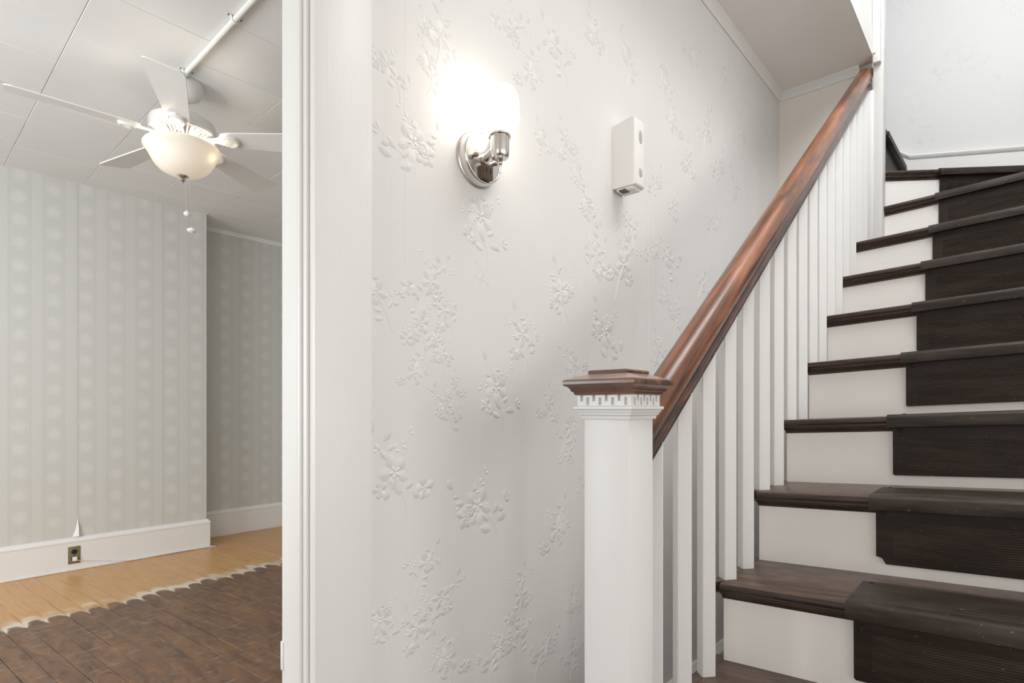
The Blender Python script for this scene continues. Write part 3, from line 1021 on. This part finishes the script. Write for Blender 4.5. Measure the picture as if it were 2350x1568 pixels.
make_mat(8, place8b, 0.0, -0.44, 0.15, tz(8), tz(7))
# mat on the riser that turns behind the post
t = thing('stair_mat', 'dark rubber mat on the riser turning behind the white post', 'stair mat', (3.5, 0.46, zt8), 'ribbed rubber stair mats')
mb = MB().add([sh(v) for v in [(3.22, 0.4765, zt8 + 0.012), (XW - 0.012, 0.4685, zt8 + 0.012), (XW - 0.012, 0.4685, zt9 - 0.016), (3.22, 0.4765, zt9 - 0.016), (3.22, 0.472, zt8 + 0.012), (XW - 0.012, 0.464, zt8 + 0.012), (XW - 0.012, 0.464, zt9 - 0.016), (3.22, 0.472, zt9 - 0.016)]],
              [(0, 1, 2, 3), (7, 6, 5, 4), (0, 4, 5, 1), (1, 5, 6, 2), (2, 6, 7, 3), (3, 7, 4, 0)])
build('riser_flap', mb, M['rubber'], t, smooth=False)
build('tread_plate', MB().prism([(0.006, 0.005), (-0.006, 0.001), (-0.007, -0.03), (-0.003, -0.03), (-0.002, -0.001), (0.006, 0.0005), (0.15, 0.0005), (0.15, 0.005)],
                                lambda p: sh((3.22, 0.4515 + p[0], zt9 + p[1])), lambda p: sh((XW - 0.012, 0.4435 + p[0], zt9 + p[1]))), M['rubber_top'], t, angle=50)

# ------------------------------------------------------------------ skirting on the landing wall
skz = lambda y: 1.2943 + (1.386 - 1.2943) * (y + 0.0385) / (0.4258 + 0.0385) + EYE
sk_top = [(YR, skz(YR)), (0.4258, 1.386 + EYE), (0.489, 1.4363 + EYE), (0.80, 1.60 + EYE)]
mb = MB().prism([(YR, 1.9)] + sk_top + [(0.80, 1.9)], lambda p: (XF - 0.0001, p[0], p[1]), lambda p: (XF - 0.014, p[0], p[1]))
for (ya, za), (yb, zb) in zip(sk_top, sk_top[1:]):
    pf = [(0.0, -0.004), (0.0, -0.026), (0.012, -0.026), (0.020, -0.018), (0.022, -0.008), (0.016, 0.0), (0.006, 0.003), (0.0, 0.003)]
    mb.prism(pf, lambda p: (XF - 0.004 - p[0], ya, za + p[1]), lambda p: (XF - 0.004 - p[0], yb, zb + p[1]))
struct(build('baseboard_landing', mb, M['trim_h'], angle=40), 'white skirting with a moulded top beside the turned steps')

# ------------------------------------------------------------------ stair railing
NXc, NYc = 0.8736, 0.524
rl = thing('stair_railing', 'stair railing: white newel post, white square balusters, red brown handrail', 'railing', (NXc, NYc, 0))
nz = lambda r: r + EYE
nw = build('newel_post', MB().box((NXc - 0.042, NYc - 0.045, 0.0), (NXc + 0.042, NYc + 0.045, nz(-0.010)), 0.0022), M['post'], rl)


def sq_stack(prof, hx, hy, paler=None):
    """square moulding: profile of (overhang, height)"""
    mb = MB()
    vs_, fs = [], []
    for o_, z_ in prof:
        vs_ += [(NXc - hx - o_, NYc - hy - o_, z_), (NXc + hx + o_, NYc - hy - o_, z_), (NXc + hx + o_, NYc + hy + o_, z_), (NXc - hx - o_, NYc + hy + o_, z_)]
    for i in range(len(prof) - 1):
        for k in range(4):
            fs.append((i * 4 + k, i * 4 + (k + 1) % 4, i * 4 + 4 + (k + 1) % 4, i * 4 + 4 + k))
    fs.append((3, 2, 1, 0))
    m_ = (len(prof) - 1) * 4
    fs.append((m_, m_ + 1, m_ + 2, m_ + 3))
    mb.add(vs_, fs)
    if paler is not None:                                  # paler varnish on the sloping top
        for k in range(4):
            mb.mi[paler * 4 + k] = 1
    return mb


build('collar_moulding', sq_stack([(0.0, nz(-0.0195)), (0.0035, nz(-0.0195)), (0.0045, nz(-0.0145)), (0.0075, nz(-0.0115)), (0.0075, nz(-0.0095)), (0.0095, nz(-0.008)), (0.0105, nz(-0.0045)), (0.0135, nz(-0.0025)), (0.0140, nz(0.000)), (0.0135, nz(0.0022)), (0.0085, nz(0.0034)), (0.0, nz(0.0034))], 0.042, 0.045), M['post'], nw, angle=28)
# fret block: plain core and an applied band with slots open alternately from above and below
build('fret_core', MB().box((NXc - 0.0465, NYc - 0.0495, nz(0.0030)), (NXc + 0.0465, NYc + 0.0495, nz(0.0228))), M['post'], nw, smooth=False)
fz0, fz1 = nz(0.0034), nz(0.0226)
hX, hY = 0.0505, 0.0535


def fret(side):
    half = hY if side in ('west', 'east') else 0.0459
    mb = MB()
    n = 4
    pitch = 2 * half / 4.3
    slw = 0.0042

    def bx(a0, a1, z0, z1):
        if side == 'west':
            mb.box((NXc - hX, NYc + a0, z0), (NXc - 0.0460, NYc + a1, z1))
        elif side == 'east':
            mb.box((NXc + 0.0460, NYc + a0, z0), (NXc + hX, NYc + a1, z1))
        elif side == 'south':
            mb.box((NXc + a0, NYc - hY, z0), (NXc + a1, NYc - 0.0490, z1))
        else:
            mb.box((NXc + a0, NYc + 0.0490, z0), (NXc + a1, NYc + hY, z1))
    cells = 17
    w_ = 2 * half / cells
    for i in range(cells):
        a0, a1 = -half + i * w_, -half + (i + 1) * w_
        ph = i % 4
        if ph == 1:
            bx(a0, a1, fz0 + 0.0140, fz1)                 # slot open low, closed on top
            bx(a0, a1, fz0, fz0 + 0.0012)
        elif ph == 3:
            bx(a0, a1, fz0, fz0 + 0.0080)                 # slot open from above
        else:
            bx(a0, a1, fz0, fz1)
    return mb


for side in ('west', 'south', 'east', 'north'):
    build('fret_band', fret(side), M['post'], nw, smooth=False)
cap = build('newel_cap', sq_stack([(-0.002, nz(0.0222)), (0.012, nz(0.0222)), (0.014, nz(0.0240)), (0.015, nz(0.0275)), (0.018, nz(0.0290)), (0.019, nz(0.0325)), (0.0225, nz(0.0365)), (0.027, nz(0.0385)), (0.0285, nz(0.0405)), (0.029, nz(0.0445)), (0.0278, nz(0.0478)), (0.0245, nz(0.0495)), (-0.005, nz(0.0600)), (-0.009, nz(0.0612))], 0.0425, 0.0425, 11), [M['cap'], M['cap_slope']], rl, angle=28)
build('cap_plate', sq_stack([(-0.004, nz(0.0600)), (-0.0035, nz(0.0630)), (-0.0045, nz(0.0650)), (-0.0075, nz(0.0662)), (-0.03, nz(0.0665))], 0.0425, 0.0425), M['cap'], cap, angle=28)

SL = RISE / G
RAILX0, RAILX1 = NXc + 0.0425, 3.118
RZ = lambda x: -0.1105 + EYE + SL * (x - 0.945)          # underside of the rail


def rail_half():
    return [(0.0, 0.0), (0.0205, 0.0), (0.0215, 0.010), (0.0255, 0.013), (0.0262, 0.0185), (0.0225, 0.023), (0.0200, 0.031), (0.0205, 0.0390), (0.0245, 0.0455), (0.0292, 0.0480), (0.0302, 0.0515), (0.0285, 0.0535), (0.0312, 0.058), (0.0325, 0.066), (0.0318, 0.077), (0.0290, 0.089), (0.0235, 0.100), (0.0150, 0.108), (0.006, 0.1115)]


hf = rail_half()
ring = [(a, b) for a, b in hf] + [(-a, b) for a, b in reversed(hf) if a > 0]
hr = MB()
N = 24
for i in range(N):
    xa, xb = RAILX0 + (RAILX1 - RAILX0) * i / N, RAILX0 + (RAILX1 - RAILX0) * (i + 1) / N
    hr.prism(ring, lambda p: (xa, NYc + p[0], RZ(xa) + p[1]), lambda p: (xb, NYc + p[0], RZ(xb) + p[1]), caps=False)
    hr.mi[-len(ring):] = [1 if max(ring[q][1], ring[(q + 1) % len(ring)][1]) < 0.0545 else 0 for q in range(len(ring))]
n = len(ring)
hr.add([(RAILX0, NYc + p[0], RZ(RAILX0) + p[1]) for p in ring], [tuple(range(n))[::-1]])
hr.add([(RAILX1, NYc + p[0], RZ(RAILX1) + p[1]) for p in ring], [tuple(range(n))])
hr.xf(lambda v: (v[0], v[1], min(v[2], HALL_C - 0.0015)))
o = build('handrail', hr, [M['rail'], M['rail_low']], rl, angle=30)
# weld the rings so the long surface shades smoothly
bm = bmesh.new()
bm.from_mesh(o.data)
bmesh.ops.remove_doubles(bm, verts=bm.verts, dist=1e-5)
bm.to_mesh(o.data)
bm.free()
o.data.polygons.foreach_set('use_smooth', [True] * len(o.data.polygons))
o.data.set_sharp_from_angle(angle=math.radians(30))

YB = 0.524
HB, CB = 0.0158, 0.0022     # half side, eased corner


def baluster(x, zbot, rot):
    pts = [(HB, HB - CB), (HB - CB, HB), (-HB + CB, HB), (-HB, HB - CB), (-HB, -HB + CB), (-HB + CB, -HB), (HB - CB, -HB), (HB, -HB + CB)]
    c_, s_ = math.cos(rot), math.sin(rot)
    P = [(x + a * c_ - b * s_, YB + a * s_ + b * c_) for a, b in pts]
    mb = MB()
    n_ = len(P)
    mb.add([(*p, zbot + SAG * (YS - p[1])) for p in P] + [(p[0], p[1], RZ(p[0]) + 0.004) for p in P],
           [(i, (i + 1) % n_, n_ + (i + 1) % n_, n_ + i) for i in range(n_)] + [tuple(range(n_))[::-1], tuple(range(n_, 2 * n_))])
    return build('baluster', mb, M['post'], rl, smooth=False)


for j in range(-3, 14):
    x = X0 + G * (0.115 + 0.492 * (j % 2) + j // 2)
    if x > 3.05:
        break
    k = j // 2
    zb = tz(max(k, -1)) if k >= -1 else 0.0
    baluster(x, zb if k >= -1 else tz(-2) + 0.0, math.radians(45 + R_.uniform(-4, 4)))

# post at the head of the rail
pt = thing('landing_post', 'white square post where the handrail meets the ceiling', 'post', (3.107, 0.49, tz(6)))


def lean(v):
    d = (v[2] - tz(6)) * 0.006
    return (v[0], v[1] - d, v[2])


build('post_shaft', MB().box((3.068, 0.452, tz(6) + 0.001), (3.145, 0.4915, 4.9), 0.002).xf(lean), M['post'], pt)
build('edge_strip', MB().box((3.060, 0.4850, tz(6) + 0.001), (3.090, 0.514, 2.652), 0.003), M['post'], pt)

# ------------------------------------------------------------------ wall sconce
SX, SYs, SZ = 0.8985, 0.835, 0.558 + EYE
sc = thing('wall_sconce', 'lit wall sconce with round nickel backplate and frosted glass globe', 'wall lamp', (SX, DW, SZ))
bp = build('backplate', MB().lathe([(0.0615, DW - 0.0002), (0.0615, DW - 0.004), (0.0600, DW - 0.0055), (0.0585, DW - 0.006), (0.0590, DW - 0.008), (0.0570, DW - 0.0225), (0.0555, DW - 0.0245), (0.0535, DW - 0.0250), (0.0525, DW - 0.0238), (0.030, DW - 0.0235), (0.004, DW - 0.0235)], (SX, 0, SZ), 'Y', 48), M['nickel'], sc, angle=30)
build('arm', MB().tube([(SX + 0.002, DW - 0.020, SZ - 0.004), (SX + 0.001, DW - 0.042, SZ + 0.004), (SX, SYs + 0.012, SZ + 0.012)], 0.0078, 14, rads=[0.0095, 0.0075, 0.0085]).lathe([(0.013, DW - 0.0235), (0.013, DW - 0.027), (0.010, DW - 0.030)], (SX + 0.002, 0, SZ - 0.004), 'Y', 20), M['nickel'], sc)
sk = build('socket_cup', MB().lathe([(0.004, 0.541), (0.0165, 0.5425), (0.0195, 0.547), (0.0205, 0.556), (0.0208, 0.588), (0.0245, 0.589), (0.0250, 0.592), (0.0225, 0.604), (0.0180, 0.608), (0.004, 0.608)], (SX, SYs, EYE), 'Z', 28), M['nickel'], sc, angle=40)
build('turn_knob', MB().lathe([(0.003, 0.5425), (0.0062, 0.541), (0.0068, 0.5375), (0.0045, 0.535), (0.0058, 0.532), (0.0050, 0.529), (0.0028, 0.526), (0.0024, 0.512), (0.0014, 0.510)], (SX, SYs, EYE), 'Z', 14), M['chrome'], sk)
build('glass_globe', MB().lathe([(0.020, 0.600), (0.030, 0.596), (0.0375, 0.602), (0.0418, 0.614), (0.0428, 0.636), (0.0427, 0.652), (0.0410, 0.669), (0.0370, 0.6830), (0.0300, 0.6925), (0.020, 0.6985), (0.010, 0.7008), (0.002, 0.7012)], (SX, SYs, EYE), 'Z', 36), M['globe'], sc, angle=60)
rc = build('outlet_block', MB().box((0.8885, DW - 0.036, 0.5085 + EYE), (0.9165, DW - 0.022, 0.5400 + EYE), 0.0015), M['brown_plastic'], sc)
build('outlet_slots', MB().box((0.8940, DW - 0.0366, 0.522 + EYE), (0.8960, DW - 0.0358, 0.533 + EYE)).box((0.9060, DW - 0.0366, 0.522 + EYE), (0.9080, DW - 0.0358, 0.533 + EYE)), M['dark_slot'], rc, smooth=False)
for q in (0.868, 0.930):
    build('thumb_screw', MB().lathe([(0.0045, DW - 0.0235), (0.0045, DW - 0.028), (0.0062, DW - 0.029), (0.0062, DW - 0.034), (0.003, DW - 0.037)], (q, 0, 0.5545 + EYE), 'Y', 14), M['chrome'], sc)

# ------------------------------------------------------------------ white doorbell box on the wall
dx0, dx1, dy0, dz0, dz1 = 1.4766, 1.537, 0.831, 0.659 + EYE, 0.861 + EYE
db = thing('chime_box', 'white plastic chime box mounted high on the wall right of the sconce', 'chime', (1.507, DW, dz0))


def boxshape():
    bm = bmesh.new()
    bmesh.ops.create_cube(bm, size=1)
    for v in bm.verts:
        v.co = Vector(((dx0 + dx1) / 2 + v.co.x * (dx1 - dx0), (dy0 + DW) / 2 + v.co.y * (DW - dy0 - 0.0004), (dz0 + dz1) / 2 + v.co.z * (dz1 - dz0)))
    front = [e for e in bm.edges if all(v.co.y < dy0 + 0.01 for v in e.verts)]
    long_ = [e for e in bm.edges if abs(e.verts[0].co.z - e.verts[1].co.z) < 1e-4 and abs(e.verts[0].co.y - e.verts[1].co.y) > 0.02]
    bmesh.ops.bevel(bm, geom=front, offset=0.008, segments=4, affect='EDGES', profile=0.5)
    mb = MB().bm(bm)

    def taper(v):        # the cover narrows a little towards the wall at mid height
        t_ = (v[1] - dy0) / (DW - dy0)
        zc = (v[2] - dz0) / (dz1 - dz0)
        return (v[0], v[1], v[2] - (0.010 * t_ * t_ if zc > 0.5 else -0.002 * t_))
    return mb.xf(taper)


cv = build('cover', boxshape(), M['plastic'], db, angle=40)
for zz, rr in ((dz0 + 0.148, 0.021), (dz0 + 0.042, 0.014)):
    build('finger_dent', MB().ellipsoid((dx0 + 0.034, dy0 + 0.0006, zz), (0.011, 0.0022, rr), 18, 8), M['plastic_grey'], cv)
tb = build('terminal_block', MB().box((dx0 + 0.008, dy0 + 0.012, dz0 - 0.007), (dx1 - 0.006, DW - 0.010, dz0 + 0.003), 0.002), M['plastic'], db)
build('socket_hole', MB().box((dx0 + 0.004, dy0 + 0.034, dz0 - 0.0085), (dx0 + 0.030, dy0 + 0.056, dz0 - 0.005)), M['brown_plastic'], tb, smooth=False)
for a, b in ((0.012, 0.016), (0.020, 0.062), (0.044, 0.020), (0.040, 0.060)):
    build('contact_pin', MB().ellipsoid((dx0 + a, dy0 + b, dz0 - 0.007), (0.0022, 0.0022, 0.0030), 8, 6), M['chrome'], tb)

# ------------------------------------------------------------------ ceiling fan
FX, FY, FZ = 1.022, 3.14, EYE
fan = thing('ceiling_fan', 'white five blade ceiling fan with lit alabaster glass bowl', 'ceiling fan', (FX, FY, ROOM_C))
build('canopy', MB().lathe([(0.092, 1.6385), (0.094, 1.628), (0.092, 1.605), (0.080, 1.580), (0.050, 1.562), (0.020, 1.556)], (FX, FY, FZ), 'Z', 36), M['fan'], fan)
build('downrod', MB().lathe([(0.014, 1.562), (0.014, 1.475), (0.030, 1.470)], (FX, FY, FZ), 'Z', 20), M['fan'], fan)
mt = build('motor_housing', MB().lathe([(0.030, 1.474), (0.075, 1.470), (0.120, 1.458), (0.146, 1.440), (0.152, 1.420), (0.152, 1.390), (0.147, 1.384), (0.128, 1.382), (0.05, 1.382)], (FX, FY, FZ), 'Z', 48), M['fan'], fan)
vr = MB().lathe([(0.151, 1.386), (0.149, 1.380), (0.140, 1.378), (0.138, 1.384)], (FX, FY, FZ), 'Z', 48).lathe([(0.098, 1.350), (0.092, 1.346), (0.088, 1.350), (0.090, 1.356)], (FX, FY, FZ), 'Z', 48)
for i in range(40):
    a = 2 * math.pi * i / 40
    ca, sa = math.cos(a), math.sin(a)
    if i % 8 > 5:
        dw = 0.0085
    else:
        dw = 0.0035
    q = [(0.092, 1.346), (0.143, 1.376), (0.143, 1.384), (0.092, 1.354)]
    vr.prism(q, lambda p: (FX + p[0] * ca - dw * sa, FY + p[0] * sa + dw * ca, FZ + p[1]), lambda p: (FX + p[0] * ca + dw * sa, FY + p[0] * sa - dw * ca, FZ + p[1]))
build('vent_ring', vr, M['fan'], mt)
build('hub_core', MB().lathe([(0.086, 1.384), (0.086, 1.352), (0.060, 1.340), (0.055, 1.318), (0.030, 1.314)], (FX, FY, FZ), 'Z', 32), M['fan'], fan)
bpts = []
for r_, hw in [(0.185, 0.030), (0.200, 0.048), (0.225, 0.054), (0.30, 0.058), (0.45, 0.068), (0.60, 0.077), (0.650, 0.079), (0.668, 0.074), (0.675, 0.060)]:
    bpts.append((r_, hw))
for i in range(5):
    a = math.radians(-114 + 72 * i)
    ca, sa = math.cos(a), math.sin(a)
    pitch = math.radians(-12.5)
    ol = [(r_, hw) for r_, hw in bpts] + [(r_, -hw) for r_, hw in reversed(bpts)]

    def P(r_, q, h, ca=ca, sa=sa):
        y_, z_ = q * math.cos(pitch) - h * math.sin(pitch), q * math.sin(pitch) + h * math.cos(pitch)
        return (FX + r_ * ca - y_ * sa, FY + r_ * sa + y_ * ca, FZ + 1.362 + z_)
    bl = build('blade', MB().prism(ol, lambda p: P(p[0], p[1], 0.0), lambda p: P(p[0], p[1], 0.006)), M['fan'], fan, smooth=False)
    ir = MB()
    ir.prism([(0.080, 0.020), (0.150, 0.014), (0.185, 0.028), (0.225, 0.040), (0.262, 0.030), (0.275, 0.0), (0.262, -0.030), (0.225, -0.040), (0.185, -0.028), (0.150, -0.014), (0.080, -0.020)], lambda p: P(p[0], p[1], -0.006), lambda p: P(p[0], p[1], -0.0003))
    ir.tube([P(0.225 + 0.040 * math.cos(t_), 0.036 * math.sin(t_), -0.009) for t_ in [-1.7 + 3.4 * q / 12 for q in range(13)]], 0.008, 8)
    build('blade_iron', ir, M['fan'], bl)
    for q in (-0.018, 0.018):
        build('screw_head', MB().ellipsoid(P(0.205, q, -0.0065), (0.004, 0.004, 0.002), 8, 6), M['chrome'], bl)
lk = MB().lathe([(0.045, 1.322), (0.060, 1.320), (0.062, 1.312), (0.040, 1.308), (0.012, 1.306), (0.008, 1.19), (0.004, 1.165)], (FX, FY, FZ), 'Z', 28)
build('lamp_holder', lk, M['fan'], fan)
bp_ = [(0.194, 1.318), (0.2005, 1.309), (0.1995, 1.300), (0.190, 1.290), (0.176, 1.272), (0.162, 1.248), (0.145, 1.222), (0.120, 1.199), (0.088, 1.183), (0.050, 1.175), (0.016, 1.172)]
bp_ = [(r_ * 0.875, z_) for r_, z_ in bp_]
bw = MB().lathe(bp_ + [(r_ - 0.004, z_ + 0.003) for r_, z_ in reversed(bp_)], (FX, FY, FZ), 'Z', 56, cap=False)
build('glass_bowl', bw, M['bowl'], fan, angle=60)
build('finial', MB().lathe([(0.004, 1.178), (0.026, 1.174), (0.027, 1.170), (0.016, 1.164), (0.011, 1.156), (0.013, 1.150), (0.008, 1.144), (0.004, 1.138), (0.002, 1.134)], (FX, FY, FZ), 'Z', 20), M['nickel'], fan)
for i in range(3):
    a = math.radians(-46 + 120 * i)
    c = (FX + 0.118 * math.cos(a), FY + 0.118 * math.sin(a), FZ + 1.288)
    b_ = build('bulb', MB().lathe([(0.004, 0.034), (0.013, 0.030), (0.014, 0.014), (0.021, 0.0), (0.024, -0.012), (0.021, -0.024), (0.012, -0.031), (0.003, -0.033)], c, 'Z', 18), M['bulb_off'] if i == 1 else M['bulb'], fan, angle=60)
    if i == 1:
        continue                                     # one of the three lamps is out
    ld = bpy.data.lights.new('bulb_light', 'POINT')
    ld.energy = 5.0 if i == 0 else 2.6
    ld.color = (1.0, 0.87, 0.70)
    ld.shadow_soft_size = 0.03
    lo_ = bpy.data.objects.new('bulb_light', ld)
    COL.objects.link(lo_)
    lo_.location = (c[0], c[1], c[2] - 0.005)
    b_.visible_shadow = True
for dx, zb, kr in ((0.012, 0.985, 0.016), (0.034, 0.906, 0.022)):
    ch = build('pull_chain', MB().tube([(FX + dx * 0.6, FY - 0.004, FZ + 1.165), (FX + dx, FY - 0.006, FZ + 1.10), (FX + dx + 0.006, FY - 0.006, FZ + zb)], 0.0014, 6), M['chrome'], fan)
    build('pull_knob', MB().lathe([(0.003, 0.016), (kr * 0.6, 0.010), (kr, 0.003), (kr, -0.004), (kr * 0.6, -0.010), (0.003, -0.013)], (FX + dx + 0.006, FY - 0.006, FZ + zb), 'Z', 18), M['plastic'], ch)

# surface wiring tube on the ceiling
rw = thing('wiring_tube', 'thin white wiring tube running along the ceiling to the fan', 'conduit', (0.992, 2.0, ROOM_C))
build('tube', MB().tube([(0.992, 1.05, ROOM_C - 0.012), (0.992, 1.6, ROOM_C - 0.012), (0.992, 2.3, ROOM_C - 0.013), (0.992, 3.075, ROOM_C - 0.012)], 0.0115, 14), M['fan'], rw)
for y in (1.55, 2.44, 3.0):
    clp = MB()
    n_ = 10
    arc = [(0.0135 * math.cos(math.pi + math.pi * q / n_), -0.012 + 0.0135 * math.sin(math.pi + math.pi * q / n_)) for q in range(n_ + 1)]
    arc = [(-0.034, -0.001), (-0.016, -0.001)] + arc + [(0.016, -0.001), (0.034, -0.001)]
    prof = arc + [(a * 1.0 + (0.0 if abs(a) > 0.015 else a * 0.12), b - 0.0018) for a, b in reversed(arc)]
    clp.prism(prof, lambda p: (0.992 + p[0], y - 0.007, ROOM_C + p[1]), lambda p: (0.992 + p[0], y + 0.007, ROOM_C + p[1]))
    cp = build('tube_clip', clp, M['fan'], rw, angle=40)
    for q in (-0.026, 0.026):
        build('screw_head', MB().ellipsoid((0.992 + q, y, ROOM_C - 0.003), (0.004, 0.004, 0.003), 8, 6), M['brown_plastic'], cp)

# ------------------------------------------------------------------ outlet, plug and cord
yo = YL - 0.0225
ox, oz = 0.9395, 0.1115
ot = thing('wall_outlet', 'tarnished outlet plate set in the tall white baseboard', 'outlet', (ox, yo, oz))
build('face_plate', MB().box((ox - 0.036, yo - 0.004, oz - 0.062), (ox + 0.036, yo, oz + 0.062), 0.002), M['brass'], ot)
for dz in (0.024, -0.024):
    s_ = build('receptacle', MB().lathe([(0.018, yo - 0.0038), (0.018, yo - 0.0062), (0.016, yo - 0.007), (0.002, yo - 0.007)], (ox, 0, oz + dz), 'Y', 20), M['dark_slot'], ot)
build('plate_screw', MB().ellipsoid((ox, yo - 0.004, oz), (0.004, 0.0015, 0.004), 10, 6), M['brass'], ot)
cd = thing('power_cord', 'white plug with thin cord trailing along the baseboard', 'cord', (ox, yo - 0.02, oz - 0.024))
build('plug', MB().box((ox - 0.013, yo - 0.032, oz - 0.040), (ox + 0.014, yo - 0.0072, oz - 0.010), 0.004), M['plastic'], cd)
yc = YL - 0.034
cpath = [(ox + 0.006, yo - 0.028, oz - 0.036), (ox + 0.05, yc, 0.066), (1.09, yc, 0.045), (1.19, yc - 0.004, 0.024), (1.29, yc - 0.010, 0.007), (1.40, yc - 0.008, 0.006), (1.52, yc - 0.006, 0.010), (1.66, yc - 0.008, 0.010), (1.80, yc - 0.008, 0.006), (1.90, yc - 0.01, 0.005)]
build('cable', MB().tube(cpath, 0.0028, 6), M['plastic'], cd)
# torn strip of wallpaper standing off the wall above the outlet
fx = 0.965
mb = MB().add([(fx, YL - 0.001, 0.372), (fx - 0.012, YL - 0.006, 0.30), (fx - 0.034, YL - 0.014, 0.243), (fx + 0.002, YL - 0.030, 0.243), (fx + 0.004, YL - 0.016, 0.30),
               (fx, YL - 0.0004, 0.372), (fx - 0.012, YL - 0.0054, 0.30), (fx - 0.034, YL - 0.0134, 0.243), (fx + 0.002, YL - 0.0294, 0.243), (fx + 0.004, YL - 0.0154, 0.30)],
              [(0, 1, 4), (1, 2, 3, 4), (5, 9, 6), (6, 9, 8, 7), (0, 5, 6, 1), (1, 6, 7, 2), (2, 7, 8, 3), (3, 8, 9, 4), (4, 9, 5, 0)])
build('peeling_paper', mb, M['paper_hi'], wall_b)
for x, wall, y in ((0.964, wall_b, YL), (1.51, wall_b, YL), (2.209, wall_r, YREC)):
    build('wallpaper_seam', MB().box((x - 0.0022, y - 0.0012, 0.236), (x + 0.0022, y, ROOM_C - (0.036 if wall is wall_r else 0.002))), M['damask'], wall, smooth=False)
